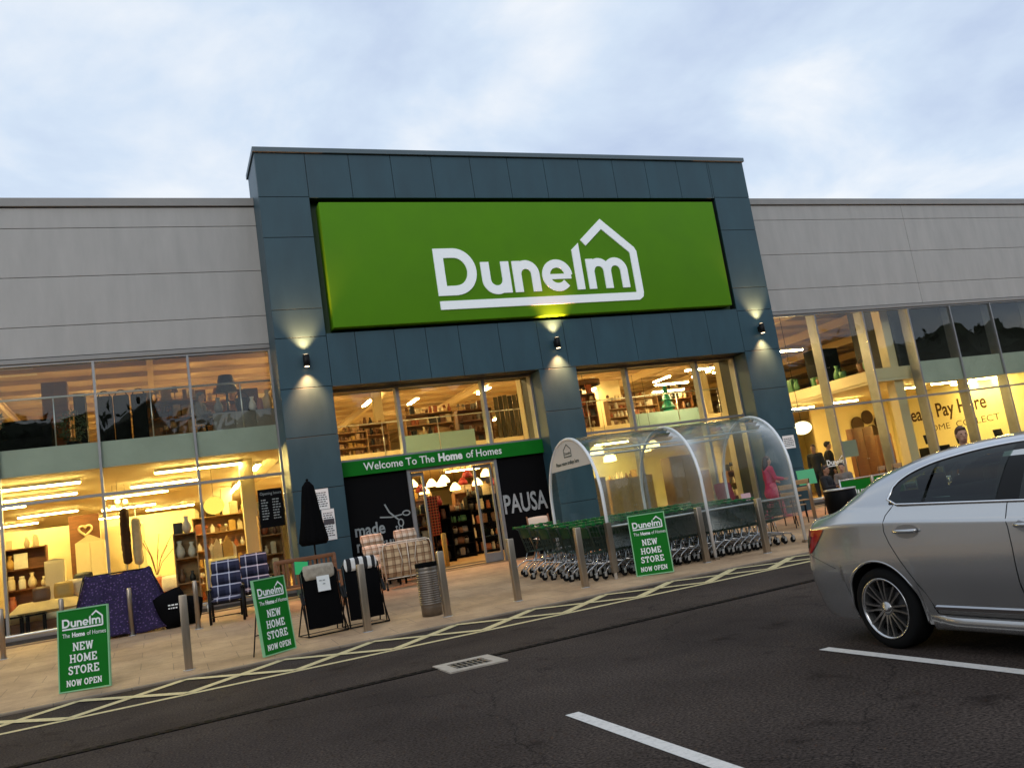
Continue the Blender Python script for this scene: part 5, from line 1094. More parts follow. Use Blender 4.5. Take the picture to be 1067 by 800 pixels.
    c = MB(); c.rbox(surf(3.10, 1.09, 0.10, side), (0.20, 0.11, 0.13), 0.035); c.build('wing_mirror', P_silver, car)
def across(name, m_, s0, s1, f0, off=0.006):
    Vp = []; Fp = []; n = 14; m = 16
    for i in range(n + 1):
        s = s0 + (s1 - s0) * i / n; top = lerp_tab(TOP, s); zb = lerp_tab(SH, s); zr = zb + (top - zb) * 0.985; w = half(s, zr) * f0
        for j in range(m + 1):
            u = j / m * 2 - 1; x = u * w; Vp.append((CX + x, wpos(s, top, 0)[1], top + 0.015 + off - 0.02 * u * u))
    for i in range(n):
        for j in range(m): Fp.append((i * (m + 1) + j, i * (m + 1) + j + 1, (i + 1) * (m + 1) + j + 1, (i + 1) * (m + 1) + j))
    mb = MB(); mb.add(Vp, Fp, True); return mb.build(name, m_, car)
across('rear_screen', P_cglass, 0.52, 1.30, 0.92); across('windscreen', P_cglass, 2.72, 3.42, 0.92)
c = MB(); c.rbox((CX, YT - 0.09, 0.80), (0.53, 0.012, 0.115), 0.004); c.build('number_plate', mat('yellow_plate', (0.75, 0.55, 0.05), 0.5), car)
# wheels
def wheel_meshes(side, sw):
    x0 = CX + side * 0.885; c0 = (x0, YT - sw, ZC); rot = Euler((0, R(90) * side, 0)).to_matrix()
    w = MB(); w.lathe([(0.225, -0.20), (0.29, -0.205), (0.312, -0.19), (0.315, -0.16), (0.315, -0.05), (0.310, -0.02), (0.29, -0.004), (0.25, 0.0), (0.232, -0.006), (0.228, -0.03)], c0, 48, rot, False)
    o = w.build('wheel', P_rubber, car)
    w = MB(); w.lathe([(0.234, -0.005), (0.238, -0.001), (0.236, 0.003), (0.226, 0.002), (0.218, -0.012), (0.214, -0.05), (0.20, -0.15), (0.195, -0.15), (0.20, -0.06), (0.21, -0.02)], c0, 48, rot, False)
    w.build('rim', mat('rim_edge', (0.55, 0.54, 0.53), 0.25, 0.95), o)
    w = MB(); w.lathe([(0.05, -0.09), (0.155, -0.085), (0.155, -0.075), (0.05, -0.07)], c0, 32, rot, False); w.build('brake_disc', mat('brake_iron', (0.05, 0.047, 0.045), 0.5, 0.8), o)
    w = MB(); M4 = Matrix.Translation(c0) @ rot.to_4x4()
    for i in range(8):
        a0 = 2 * math.pi * i / 8
        for d in (-1, 1):
            V4 = []
            for (r, wd, zt, zb_) in ((0.045, 0.013, -0.020, -0.05), (0.12, 0.0085, -0.012, -0.05), (0.222, 0.0095, -0.006, -0.04)):
                aa = a0 + d * (0.17 - 0.35 * (r - 0.045) * 0.0) * (0.9 if r < 0.1 else 0.62 if r < 0.2 else 0.62)
                aa = a0 + d * (0.24 if r < 0.1 else 0.15)
                cc = Vector((r * math.cos(aa), r * math.sin(aa), 0)); nn = Vector((-math.sin(aa), math.cos(aa), 0))
                for (q, z) in ((-wd, zb_), (-wd * 0.8, zt), (wd * 0.8, zt), (wd, zb_)): p = cc + nn * q; p.z = z; V4.append(M4 @ p)
            w.add(V4, [(a + k, a + (k + 1) % 4, a + 4 + (k + 1) % 4, a + 4 + k) for a in (0, 4) for k in range(4)])
    w.lathe([(0.052, -0.06), (0.052, -0.018), (0.04, -0.012), (0.03, -0.006), (0, -0.005)], c0, 24, rot)
    w.build('spokes', mat('alloy_spoke', (0.40, 0.39, 0.38), 0.25, 0.95), o)
for side in (-1, 1):
    for sw in (S1, S2): wheel_meshes(side, sw)

# ------------------------------------------------------------------ people
SKIN = mat('skin', (0.50, 0.27, 0.17), 0.55); SKIN2 = mat('tan_skin', (0.34, 0.17, 0.10), 0.55)
def limb(mb, pts, rs, n=12):
    for i in range(len(pts) - 1):
        a, b = Vector(pts[i]), Vector(pts[i + 1]); mb.tube([a, b], rs[i], n, r1=rs[i + 1])
    for p, r in zip(pts, rs): mb.ball(p, r, n, 8)
def remesh(o, vox, it=4):
    m = o.modifiers.new('skin', 'REMESH'); m.mode = 'VOXEL'; m.voxel_size = vox; m.use_smooth_shade = True
    s = o.modifiers.new('smooth', 'SMOOTH'); s.iterations = it; s.factor = 0.5
def person(label, loc, rz, J, top, legs, hair, skin=SKIN, H=1.7, longhair=False, group=None, vox=0.009, coat=0.0, shoes=None):
    t = thing('person', label, 'person', loc, group); O = ORG[t]; k = H / 1.7
    v = lambda p: O + Vector(p) * k
    D = dict(hip=(0, 0, 0.93), chest=(0, 0, 1.28), neck=(0, -0.01, 1.43), head=(0, -0.03, 1.585))
    for s, nm in ((-1, 'r'), (1, 'l')):
        D['sh' + nm] = (s * 0.175, 0, 1.37); D['el' + nm] = (s * 0.22, 0.03, 1.09); D['wr' + nm] = (s * 0.21, -0.03, 0.85)
        D['hj' + nm] = (s * 0.09, 0, 0.90); D['kn' + nm] = (s * 0.10, -0.02, 0.48); D['an' + nm] = (s * 0.10, 0.02, 0.075)
    D.update(J); D = {a: v(b) for a, b in D.items()}
    b = MB(); r = lambda *x: [q * k for q in x]
    limb(b, [D['hip'], (D['hip'] + D['chest']) / 2, D['chest']], r(0.125, 0.115, 0.135)); 
    limb(b, [D['shr'] , D['chest'] + Vector((0, 0, 0.05)) * k, D['shl']], r(0.06, 0.105, 0.06)); limb(b, [D['chest'], D['neck'], D['head'] - Vector((0, 0, 0.06)) * k], r(0.09, 0.056, 0.052))
    for nm in 'rl':
        limb(b, [D['sh' + nm], D['el' + nm], D['wr' + nm]], r(0.052, 0.040, 0.027)); limb(b, [D['hj' + nm], D['kn' + nm], D['an' + nm]], r(0.085, 0.056, 0.036))
        fd = D.get('toe' + nm, D['an' + nm] + Vector((0, -0.17, -0.035)) * k); limb(b, [D['an' + nm] - Vector((0, -0.04, 0.035)) * k, fd], r(0.036, 0.03))
        d = (D['wr' + nm] - D['el' + nm]).normalized(); sd = d.cross(Vector((0, 1, 0))); sd = sd.normalized() if sd.length > 0.1 else Vector((1, 0, 0)); up = d.cross(sd)
        limb(b, [D['wr' + nm] + d * 0.02 * k, D['wr' + nm] + d * 0.085 * k], r(0.026, 0.030), 10)
        for i, L in enumerate((0.062, 0.075, 0.070, 0.055)):
            q0 = D['wr' + nm] + (d * 0.09 + up * (0.030 - 0.02 * i)) * k; q1 = q0 + (d * L * 0.55 + sd * 0.008) * k; q2 = q1 + (d * L * 0.4 + sd * 0.025) * k; limb(b, [q0, q1, q2], r(0.0095, 0.009, 0.008), 8)
        q0 = D['wr' + nm] + (d * 0.035 + up * 0.03) * k; limb(b, [q0, q0 + (d * 0.03 + up * 0.03) * k, q0 + (d * 0.06 + up * 0.04) * k], r(0.012, 0.011, 0.009), 8)
    h = D['head']; b.ball(h + Vector((0, 0, 0.02)) * k, r(0.076, 0.095, 0.108), 20, 14); b.ball(h + Vector((0, -0.035, -0.055)) * k, r(0.055, 0.055, 0.062), 16, 10)
    limb(b, [h + Vector((0, -0.088, 0.02)) * k, h + Vector((0, -0.108, -0.022)) * k], r(0.010, 0.014), 8)
    for s in (-1, 1): b.ball(h + Vector((s * 0.078, 0.005, 0.0)) * k, r(0.012, 0.022, 0.034), 8, 6)
    o = b.build('body', skin, t); remesh(o, vox * k)
    c = MB()
    for s in (-1, 1): c.ball(h + Vector((s * 0.031, -0.089, 0.022)) * k, r(0.012, 0.009, 0.008), 8, 6)
    c.build('eyes', P_gblack, t)
    c = MB(); c.ball(h + Vector((0, -0.092, -0.062)) * k, r(0.024, 0.010, 0.007), 10, 6); c.build('mouth', mat('lips', (0.30, 0.08, 0.07), 0.5), t)
    c = MB(); c.ball(h + Vector((0, 0.022, 0.045)) * k, r(0.086, 0.098, 0.104), 18, 12); c.ball(h + Vector((0, -0.045, 0.098)) * k, r(0.062, 0.045, 0.035), 14, 8)
    if longhair: limb(c, [h + Vector((0, 0.06, 0.02)) * k, h + Vector((0, 0.095, -0.15)) * k, h + Vector((0, 0.115, -0.34)) * k], r(0.085, 0.085, 0.05)); 
    o = c.build('hair', hair, t); remesh(o, 0.010 * k, 2)
    e_ = 0.016
    c = MB(); limb(c, [D['hip'] - Vector((0, 0, coat)) * k, D['hip'], (D['hip'] + D['chest']) / 2, D['chest']], r(0.145 + coat * 0.3, 0.135 + e_, 0.125 + e_, 0.138 + e_)); limb(c, [D['shr'], D['chest'] + Vector((0, 0, 0.05)) * k, D['shl']], r(0.062 + e_, 0.108 + e_, 0.062 + e_))
    for nm in 'rl': limb(c, [D['sh' + nm], D['el' + nm], D['el' + nm] * 0.15 + D['wr' + nm] * 0.85], r(0.055 + e_, 0.045 + e_, 0.036 + e_ * 0.6))
    o = c.build('top', top, t); remesh(o, 0.011 * k, 3)
    c = MB()
    for nm in 'rl': limb(c, [D['hj' + nm], D['kn' + nm], D['kn' + nm] * 0.08 + D['an' + nm] * 0.92], r(0.09 + e_, 0.066 + e_, 0.050 + e_ * 0.5))
    limb(c, [D['hip'], (D['hjr'] + D['hjl']) / 2], r(0.132 + e_, 0.11 + e_)); o = c.build('trousers', legs, t); remesh(o, 0.011 * k, 3)
    for nm in 'rl':
        c = MB(); fd = D.get('toe' + nm, D['an' + nm] + Vector((0, -0.17, -0.035)) * k); limb(c, [D['an' + nm] - Vector((0, -0.05, 0.03)) * k, (D['an' + nm] + fd) / 2 - Vector((0, 0, 0.01)) * k, fd], r(0.045, 0.043, 0.036)); o = c.build('shoe', shoes or P_black, t); remesh(o, 0.010 * k, 2)
    t.rotation_euler = (0, 0, rz); return t
CL = lambda n, c: mat(n, c, 0.9, 0, 0.12, 10)
HD = mat('dark_hair', (0.012, 0.008, 0.006), 0.5, 0, 0.3, 40); HB = mat('brown_hair', (0.07, 0.03, 0.012), 0.5, 0, 0.3, 40); HG = mat('grey_hair', (0.16, 0.15, 0.14), 0.6)
person('woman in a bright pink top walking right behind the clear trolley shelter', (15.05, 19.0, pz(19.0)), R(78), dict(knr=(-0.09, -0.16, 0.50), anr=(-0.09, -0.22, 0.085), knl=(0.09, 0.02, 0.48), anl=(0.09, 0.24, 0.10), elr=(-0.24, -0.05, 1.10), wrr=(-0.20, -0.32, 1.05), ell=(0.24, 0.0, 1.10), wrl=(0.2, -0.25, 1.02)),
       CL('pink_top', (0.38, 0.025, 0.075)), CL('pink_trousers', (0.50, 0.11, 0.16)), HD, SKIN2, 1.66, True, coat=0.22, shoes=CL('pink_shoe', (0.4, 0.06, 0.1)))
person('man with short brown hair in dark clothes standing beyond the silver car', (11.75, 10.0, 0.0), R(-32), {}, CL('dark_jacket', (0.02, 0.022, 0.026)), CL('dark_jeans', (0.02, 0.025, 0.04)), HB, SKIN, 1.77)
SIT = dict(knr=(-0.11, -0.42, 0.93), knl=(0.11, -0.42, 0.93), anr=(-0.11, -0.44, 0.50), anl=(0.11, -0.44, 0.50), elr=(-0.22, -0.08, 1.12), ell=(0.22, -0.08, 1.12), wrr=(-0.14, -0.32, 1.12), wrl=(0.14, -0.32, 1.12))
def seated(label, x, y, z, rz, top, legs, hair, skin=SKIN, H=1.7, **kw):
    k = H / 1.7; t = person(label, (x, y, z - 0.40 * k), rz, SIT, top, legs, hair, skin, H, **kw)
    s = thing('stool', 'plain stool under the ' + label.split(' sitting')[0], 'stool', (x, y, z)); c = MB(); c.lathe([(0.17, 0.40), (0.19, 0.41), (0.19, 0.435), (0.17, 0.44)], (x, y, z), 20); c.build('seat', P_oak, s)
    for i in range(4): a = R(45 + 90 * i); c = MB(); c.tube([(x + 0.2 * math.cos(a), y + 0.2 * math.sin(a), z), (x + 0.13 * math.cos(a), y + 0.13 * math.sin(a), z + 0.41)], 0.013, 8); c.build('leg', P_blackm, s)
    return t
seated('dark haired person in black sitting outside by the mint poster', 16.05, 18.0, pz(18.0), R(20), CL('black_top', (0.012, 0.012, 0.014)), CL('dark_jeans', (0, 0, 0)), HD, SKIN2, 1.62)
seated('person in a grey jacket sitting outside, right of the seated pair', 16.72, 18.1, pz(18.1), R(-50), CL('grey_jacket', (0.17, 0.15, 0.13)), CL('dark_jeans', (0, 0, 0)), HD, SKIN, 1.62)
person('brown haired person in dark clothes inside the cafe window, left of the pair', (19.35, 22.0, 0.52), R(-60), {}, CL('dark_jacket', (0, 0, 0)), CL('dark_jeans', (0, 0, 0)), HB, SKIN, 1.74)
person('black haired person in a black coat inside the cafe window, right of the pair', (20.0, 22.1, 0.52), R(60), {}, CL('black_top', (0, 0, 0)), CL('dark_jeans', (0, 0, 0)), HD, SKIN, 1.78, coat=0.25)
seated('grey haired person in a grey coat sitting inside the upper left window', 1.15, 22.6, 4.43, R(70), CL('grey_coat', (0.14, 0.13, 0.12)), CL('brown_trousers', (0.06, 0.045, 0.035)), HG, SKIN, 1.64)

# ------------------------------------------------------------------ goods on show inside
PAL = {'cream': (0.68, 0.56, 0.36), 'brown': (0.16, 0.07, 0.03), 'black': (0.015, 0.013, 0.012), 'rust': (0.34, 0.09, 0.03), 'ochre': (0.55, 0.33, 0.08), 'white': (0.78, 0.72, 0.6), 'red': (0.38, 0.03, 0.03), 'grey': (0.22, 0.2, 0.18), 'green': (0.05, 0.16, 0.06), 'teal': (0.02, 0.16, 0.14), 'tan': (0.42, 0.26, 0.13)}
PM_ = {k: mat('ware_' + k, v, 0.5, 0, 0.12, 7) for k, v in PAL.items()}
def good(kind, colr, x, y, z, h, where, group):
    w = h * 0.5; c = MB(); o = Vector((x, y, z))
    if kind == 'vase': c.lathe([(w * 0.3, 0), (w * 0.55, h * 0.25), (w * 0.5, h * 0.5), (w * 0.2, h * 0.8), (w * 0.32, h)], o, 14)
    elif kind == 'jar': c.lathe([(w * 0.45, 0), (w * 0.5, h * 0.1), (w * 0.5, h * 0.7), (w * 0.35, h * 0.78), (w * 0.4, h * 0.82), (w * 0.38, h)], o, 14)
    elif kind == 'lamp': c.lathe([(w * 0.35, 0), (w * 0.35, h * 0.04), (w * 0.07, h * 0.08), (w * 0.07, h * 0.55), (w * 0.55, h * 0.56), (w * 0.35, h), (w * 0.3, h)], o, 16)
    elif kind == 'frame': c.rbox(o + Vector((0, 0, h * 0.5)), (h * 0.8, 0.03, h), 0.006, (R(-8), 0, 0)); c.rbox(o + Vector((0, -0.02, h * 0.5)), (h * 0.5, 0.01, h * 0.66), 0.003, (R(-8), 0, 0))
    elif kind == 'basket': c.lathe([(w * 0.5, 0), (w * 0.62, h * 0.3), (w * 0.7, h * 0.66), (w * 0.64, h * 0.68), (w * 0.5, h * 0.2)], o, 16); c.tube([o + Vector((w * 0.62 * math.cos(R(a)), 0, h * 0.66 + h * 0.34 * math.sin(R(a)))) for a in range(0, 181, 20)], h * 0.02, 6)
    elif kind == 'cushion': cushion(c, o + Vector((0, 0, h * 0.5)), (h, h * 0.35, h), (R(-14), 0, 0), 0.8)
    elif kind == 'birdhouse': c.prism([(x - w * 0.45, z), (x + w * 0.45, z), (x + w * 0.45, z + h * 0.6), (x, z + h), (x - w * 0.45, z + h * 0.6)], y - w * 0.3, y + w * 0.3)
    else: c.rbox(o + Vector((0, 0, h * 0.5)), (w * rnd.uniform(0.8, 1.5), w, h), 0.008); c.rbox(o + Vector((0, 0, h * 1.0)), (w * 0.6, w * 0.6, h * 0.12), 0.004)
    ob = c.build(kind, PM_[colr], origin=o)
    return tag(ob, '%s %s %s' % (colr, kind, where), kind, group)
def shelf_unit(x, y, z, w, h, ns, where, m_, cols_, kinds, fill=0.9, goods=True, rz=0):
    t = thing('display_shelf', 'open display shelf ' + where, 'shelf', (x, y, z)); d = 0.36
    c = MB(); c.bx(x - w / 2, x + w / 2, y + d / 2, y + d / 2 + 0.02, z, z + h); c.build('back_panel', m_, t)
    for s in (-1, 1): c = MB(); c.bx(x + s * w / 2 - 0.015, x + s * w / 2 + 0.015, y - d / 2, y + d / 2 - 0.001, z, z + h); c.build('side_panel', m_, t)
    for i in range(ns + 1):
        zz = z + 0.06 + (h - 0.10) * i / ns; c = MB(); c.bx(x - w / 2 + 0.016, x + w / 2 - 0.016, y - d / 2, y + d / 2 - 0.002, zz, zz + 0.025); c.build('shelf', m_, t)
        if not goods: continue
        gap = (h - 0.10) / ns; xx = x - w / 2 + 0.12
        while xx < x + w / 2 - 0.1:
            hh = min(gap * 0.8, 0.42) * rnd.uniform(0.55, 1.0)
            if rnd.random() < fill: good(rnd.choice(kinds), rnd.choice(cols_), xx, y - 0.03, zz + 0.026, hh, 'on the shelf ' + where, 'goods on the shelf ' + where)
            xx += hh * 0.5 + 0.065
    return t
FZ, UZ = 0.445, 4.432
# lower left showroom
t = thing('display_bed', 'display bed with pale yellow bedding inside the lower left window', 'bed', (-2.45, 22.5, FZ)); c = MB(); c.rbox((-2.45, 22.5, FZ + 0.26), (1.5, 1.4, 0.24), 0.02); c.build('base', P_wood, t)
c = MB(); c.rbox((-2.45, 22.48, FZ + 0.49), (1.5, 1.38, 0.24), 0.06); c.build('mattress', P_cream, t)
c = MB(); cushion(c, (-2.45, 22.45, FZ + 0.58), (1.58, 0.42, 1.46), (R(-90), 0, 0), 0.4); c.build('bedding', mat('pale_bedding', (0.66, 0.50, 0.24), 0.9, 0, 0.12, 6), t)
for s in (-3.1, -1.8): c = MB(); c.bx(s - 0.04, s + 0.04, 21.85, 21.93, FZ, FZ + 0.14); c.build('leg', P_wood, t)
good('cushion', 'brown', -2.55, 22.1, FZ + 0.74, 0.36, 'on the pale display bed', None); good('cushion', 'ochre', -2.12, 22.2, FZ + 0.74, 0.40, 'on the pale display bed', None); good('cushion', 'cream', -1.9, 22.4, FZ + 0.74, 0.42, 'on the pale display bed', None); good('cushion', 'black', -1.75, 22.7, FZ + 0.86, 0.42, 'at the right end of the display bed', None)
for i, x in enumerate((-3.05, -2.62)):
    t = thing('bedside_table', 'dark bedside table before the display bed, ' + ('left of two' if i == 0 else 'right of two'), 'table', (x, 21.55, FZ)); c = MB(); c.rbox((x, 21.55, FZ + 0.53), (0.38, 0.36, 0.04), 0.006); c.build('table_top', P_blackp, t)
    for (a, b) in ((-0.16, -0.14), (0.16, -0.14), (-0.16, 0.14), (0.16, 0.14)): c = MB(); c.bx(x + a - 0.02, x + a + 0.02, 21.55 + b - 0.02, 21.55 + b + 0.02, FZ, FZ + 0.505); c.build('leg', P_blackp, t)
def tall(nm, lab, cat, x, y, w, d, z0, z1, m_, peak=0.0, doors=2, hm=None):
    t = thing(nm, lab, cat, (x, y, z0)); c = MB(); c.rbox((x, y, (z0 + z1) / 2), (w, d, z1 - z0), 0.008)
    if peak: c.prism([(x - w / 2, z1), (x + w / 2, z1), (x, z1 + peak)], y - d / 2 + 0.01, y + d / 2 - 0.01)
    c.build('carcass', m_, t)
    for i in range(doors):
        a = x - w / 2 + 0.02 + (w - 0.04) * i / doors; b = a + (w - 0.04) / doors - 0.012; c = MB(); c.rbox(((a + b) / 2, y - d / 2 - 0.009, (z0 + z1) / 2), (b - a, 0.018, z1 - z0 - 0.08), 0.005); o = c.build('door', m_, t)
        c = MB(); c.ball((b - 0.03 if i == 0 else a + 0.03, y - d / 2 - 0.03, (z0 + z1) / 2), 0.015, 8, 6); c.build('handle', hm or P_galv, o)
    return t
tall('wardrobe', 'cream wardrobe with a peaked top in the lower left showroom', 'wardrobe', -1.74, 25.6, 0.70, 0.5, FZ, 2.50, P_cream, 0.2)
tall('tall_cabinet', 'narrow tall cream cabinet standing behind the display bed', 'cabinet', -2.40, 23.6, 0.42, 0.3, FZ, 2.10, P_cream, 0.06, 1)
tall('wardrobe', 'wide cream wardrobe farther back beyond the peaked one', 'wardrobe', -1.0, 27.2, 1.1, 0.5, FZ, 2.9, P_cream, 0.0)
t = shelf_unit(-3.25, 25.6, FZ, 0.95, 2.15, 4, 'with framed pictures at the far lower left', P_wood, ['cream', 'white', 'ochre', 'rust'], ['frame', 'jar', 'box', 'vase'])
t = shelf_unit(-4.6, 25.2, FZ, 1.2, 2.0, 4, 'at the extreme left of the showroom', P_wood, ['cream', 'white', 'brown'], ['jar', 'box', 'vase'])
t = thing('heart_wreath', 'cream heart-shaped wreath hung on the brown partition', 'wreath', (-1.9, 26.45, 2.75)); c = MB(); c.tube([(-1.9 + 0.16 * math.sin(a) ** 3, 26.46, 2.88 + 0.010 * (13 * math.cos(a) - 5 * math.cos(2 * a) - 2 * math.cos(3 * a) - math.cos(4 * a))) for a in [2 * math.pi * i / 28 for i in range(28)]], 0.03, 8, True); c.build('ring', P_cream, t)
for (x, z0, z1, col, lab) in ((-0.80, 1.75, 3.10, 'black', 'dark shaggy rug hung lengthways near the middle of the lower left windows'), (-0.55, 1.70, 2.84, 'cream', 'pale shaggy rug hung beside the dark hanging rug')):
    t = thing('hanging_rug', lab, 'rug', (x, 23.0, z0)); bm = MB(); cushion(bm, (x, 23.0, (z0 + z1) / 2), (0.21, 0.16, z1 - z0), (0, 0, 0), 0.3, 6, 20); bm.v = [(p[0] + rnd.uniform(-0.012, 0.012), p[1] + rnd.uniform(-0.012, 0.012), p[2]) for p in bm.v]; bm.build('pile', mat('dark_shag', (0.05, 0.022, 0.012), 0.95, 0, 0.5, 30) if col == 'black' else PM_['cream'], t)
t = thing('rug_stand', 'tall chrome stand holding the two hanging rugs', 'stand', (-0.68, 23.05, FZ)); c = MB(); c.tube([(-0.82, 23.1, FZ), (-0.82, 23.1, 3.15)], 0.015, 8); c.tube([(-0.56, 23.1, FZ), (-0.56, 23.1, 3.15)], 0.015, 8); c.tube([(-0.92, 23.1, 3.14), (-0.42, 23.1, 3.14)], 0.015, 8); c.build('frame', P_galv, t)
c = MB(); c.rbox((-0.68, 23.1, FZ + 0.015), (0.6, 0.4, 0.03), 0.006); c.build('base', P_blackm, t)
def sofa(x, y, z, w, lab, m_):
    t = thing('sofa', lab, 'sofa', (x, y, z)); c = MB(); c.rbox((x, y, z + 0.24), (w, 0.8, 0.26), 0.04); c.build('base', m_, t)
    c = MB(); cushion(c, (x, y + 0.3, z + 0.62), (w - 0.1, 0.26, 0.56), (R(-10), 0, 0), 0.4); c.build('backrest', m_, t)
    for s in (-1, 1): c = MB(); c.rbox((x + s * (w / 2 - 0.09), y, z + 0.44), (0.18, 0.8, 0.34), 0.05); c.build('armrest', m_, t)
    for (a, b) in ((-1, -1), (1, -1), (-1, 1), (1, 1)): c = MB(); c.tube([(x + a * (w / 2 - 0.1), y + b * 0.32, z), (x + a * (w / 2 - 0.1), y + b * 0.32, z + 0.12)], 0.02, 8); c.build('leg', P_wood, t)
    return t
sofa(-0.05, 24.3, FZ, 1.3, 'rust coloured sofa before the bright yellow wall', PM_['rust'])
good('cushion', 'white', 0.1, 24.0, FZ + 0.5, 0.4, 'on the rust coloured sofa', None)
t = thing('twig_vase', 'pale vase of bare branches against the bright yellow wall', 'vase', (-0.2, 25.4, FZ)); c = MB(); c.lathe([(0.09, 0), (0.14, 0.3), (0.08, 0.8), (0.11, 0.95)], (-0.2, 25.4, FZ), 16); c.build('vase_body', P_cream, t); c = MB()
for i in range(9): a = rnd.uniform(0, 6.28); l_ = rnd.uniform(0.6, 1.1); c.tube([(-0.2, 25.4, FZ + 0.9), (-0.2 + 0.15 * math.cos(a), 25.4 + 0.1 * math.sin(a), FZ + 0.95 + l_ * 0.5), (-0.2 + 0.45 * math.cos(a), 25.4 + 0.3 * math.sin(a), FZ + 0.95 + l_)], 0.008, 5)
c.build('branches', P_wood, t)
shelf_unit(0.50, 22.5, FZ, 0.50, 1.85, 3, 'just left of the tartan armchairs', P_oak, ['black', 'white', 'brown'], ['box', 'vase', 'frame'])
t = tall('display_counter', 'cream display counter topped with little houses inside the left window', 'counter', 1.33, 23.6, 0.78, 0.4, FZ, 1.58, P_ylw, 0, 1)
for i in range(6): good('birdhouse', rnd.choice(['cream', 'ochre', 'brown', 'white']), 1.02 + i * 0.125, 23.55 + (i % 2) * 0.08, 1.585, rnd.uniform(0.26, 0.55), 'on the cream display counter', 'little houses on the cream counter')
shelf_unit(1.55, 25.3, FZ, 1.5, 2.3, 5, 'behind the cream display counter', P_oak, ['cream', 'white', 'ochre', 'brown', 'rust'], ['vase', 'jar', 'lamp', 'box', 'birdhouse'])
shelf_unit(2.50, 22.6, FZ, 0.52, 2.0, 4, 'below the black opening hours poster', P_oak, ['brown', 'black', 'rust', 'cream'], ['box', 'vase', 'jar'])
shelf_unit(2.55, 27.4, FZ, 0.9, 2.1, 4, 'behind the cream pillar at the end of the left windows', P_oak, ['brown', 'black', 'rust', 'cream'], ['box', 'lamp', 'jar'])
t = thing('pendant_lamp', 'woven globe pendant lamp glowing yellow in the lower left showroom', 'pendant lamp', (1.37, 25.0, 2.75)); c = MB(); c.ball((1.37, 25.0, 3.0), (0.27, 0.27, 0.24), 18, 12); c.build('shade', emitter('woven_glow', (1.0, 0.72, 0.12), 1.6), t); c = MB(); c.tube([(1.37, 25, 3.24), (1.37, 25, 3.98)], 0.006, 6); c.build('flex', P_blackm, t)
for i, (x, y, z) in enumerate(((-1.15, 26.0, 3.35), (-1.0, 25.2, 3.45), (-0.85, 26.2, 3.5), (-1.4, 27, 3.4))):
    t = thing('pendant_lamp', 'small bare pendant lamp of the glowing cluster above the wardrobes', 'pendant lamp', (x, y, z), 'cluster of small pendant lamps'); c = MB(); c.ball((x, y, z), 0.07, 12, 8); c.build('bulb', E_lamp, t); c = MB(); c.tube([(x, y, z + 0.06), (x, y, 3.98)], 0.004, 5); c.build('flex', P_blackm, t)
# upper left floor
sofa(-2.65, 21.95, UZ, 1.15, 'dark garden sofa inside the upper left window', P_black)
def leafy(x, y, z, h, lab):
    t = thing('artificial_plant', lab, 'plant', (x, y, z)); c = MB(); c.lathe([(0.12, 0), (0.16, 0.25), (0.15, 0.27), (0.13, 0.24)], (x, y, z), 16); c.build('pot', P_blackp, t); c = MB(); c.tube([(x, y, z + 0.2), (x, y, z + h * 0.6)], 0.015, 6); c.build('stem', P_wood, t); c = MB()
    for i in range(220):
        a = rnd.uniform(0, 6.28); b = rnd.uniform(-1, 1); r_ = 0.42 * h * rnd.uniform(0.4, 1) ** 0.5; p = Vector((x + r_ * math.cos(a) * math.sqrt(1 - b * b) * 0.8, y + r_ * math.sin(a) * math.sqrt(1 - b * b) * 0.8, z + h * 0.62 + r_ * b)); d = Vector((rnd.gauss(0, 1), rnd.gauss(0, 1), rnd.gauss(0, 1))).normalized(); e2 = d.orthogonal().normalized()
        c.add([p - d * 0.07, p + e2 * 0.022, p + d * 0.07, p - e2 * 0.022], [(0, 1, 2, 3)])
    c.build('leaves', mat('plastic_leaf', (0.03, 0.07, 0.03), 0.5, 0, 0.3, 4), t); return t
leafy(-3.4, 21.7, UZ, 1.2, 'dark leafy plant at the far left of the upper windows'); leafy(-1.7, 22.2, UZ, 1.0, 'dark leafy plant beside the tall woven hampers upstairs')
for i, x in enumerate((-0.98, -0.62, -0.24)):
    t = thing('woven_hamper', 'tall black woven hamper with a looped handle, ' + ('left of three upstairs' if i == 0 else 'middle of three upstairs' if i == 1 else 'right of three upstairs'), 'hamper', (x, 22.0, UZ), 'tall hampers in the upper left window'); c = MB(); c.rbox((x, 22.0, UZ + 0.62), (0.34, 0.34, 1.2), 0.03); c.build('body', P_black, t); c = MB(); c.tube([(x + 0.13 * math.cos(R(a)), 22.0, UZ + 1.2 + 0.17 * math.sin(R(a))) for a in range(0, 181, 15)], 0.012, 8); c.build('handle', P_black, t)
tall('tall_cabinet', 'tall dark brown cabinet deep inside the upper left window', 'cabinet', -2.35, 26.0, 0.62, 0.5, UZ, 6.9, P_wood, 0, 2)
tall('tall_cabinet', 'black upright cabinet beside the tall brown one upstairs', 'cabinet', -1.72, 25.4, 0.28, 0.6, UZ, 6.4, P_blackp, 0, 1)
t = tall('display_counter', 'long grey display counter in the third upper left window', 'counter', 2.15, 22.3, 1.5, 0.5, UZ, 5.05, PM_['grey'], 0, 3)
for (k_, cl, x, h) in (('lamp', 'black', 1.78, 0.95), ('vase', 'grey', 1.55, 0.40), ('basket', 'black', 2.12, 0.5), ('vase', 'white', 2.36, 0.36), ('jar', 'rust', 2.55, 0.30), ('vase', 'ochre', 2.74, 0.5), ('frame', 'brown', 2.30, 0.62)): good(k_, cl, x, 22.25 if k_ != 'frame' else 22.42, 5.055, h, 'on the long grey upstairs counter', None)
shelf_unit(0.55, 24.6, UZ, 1.4, 1.5, 3, 'behind the hampers upstairs', P_oak, ['cream', 'tan', 'brown'], ['frame', 'box', 'lamp'])
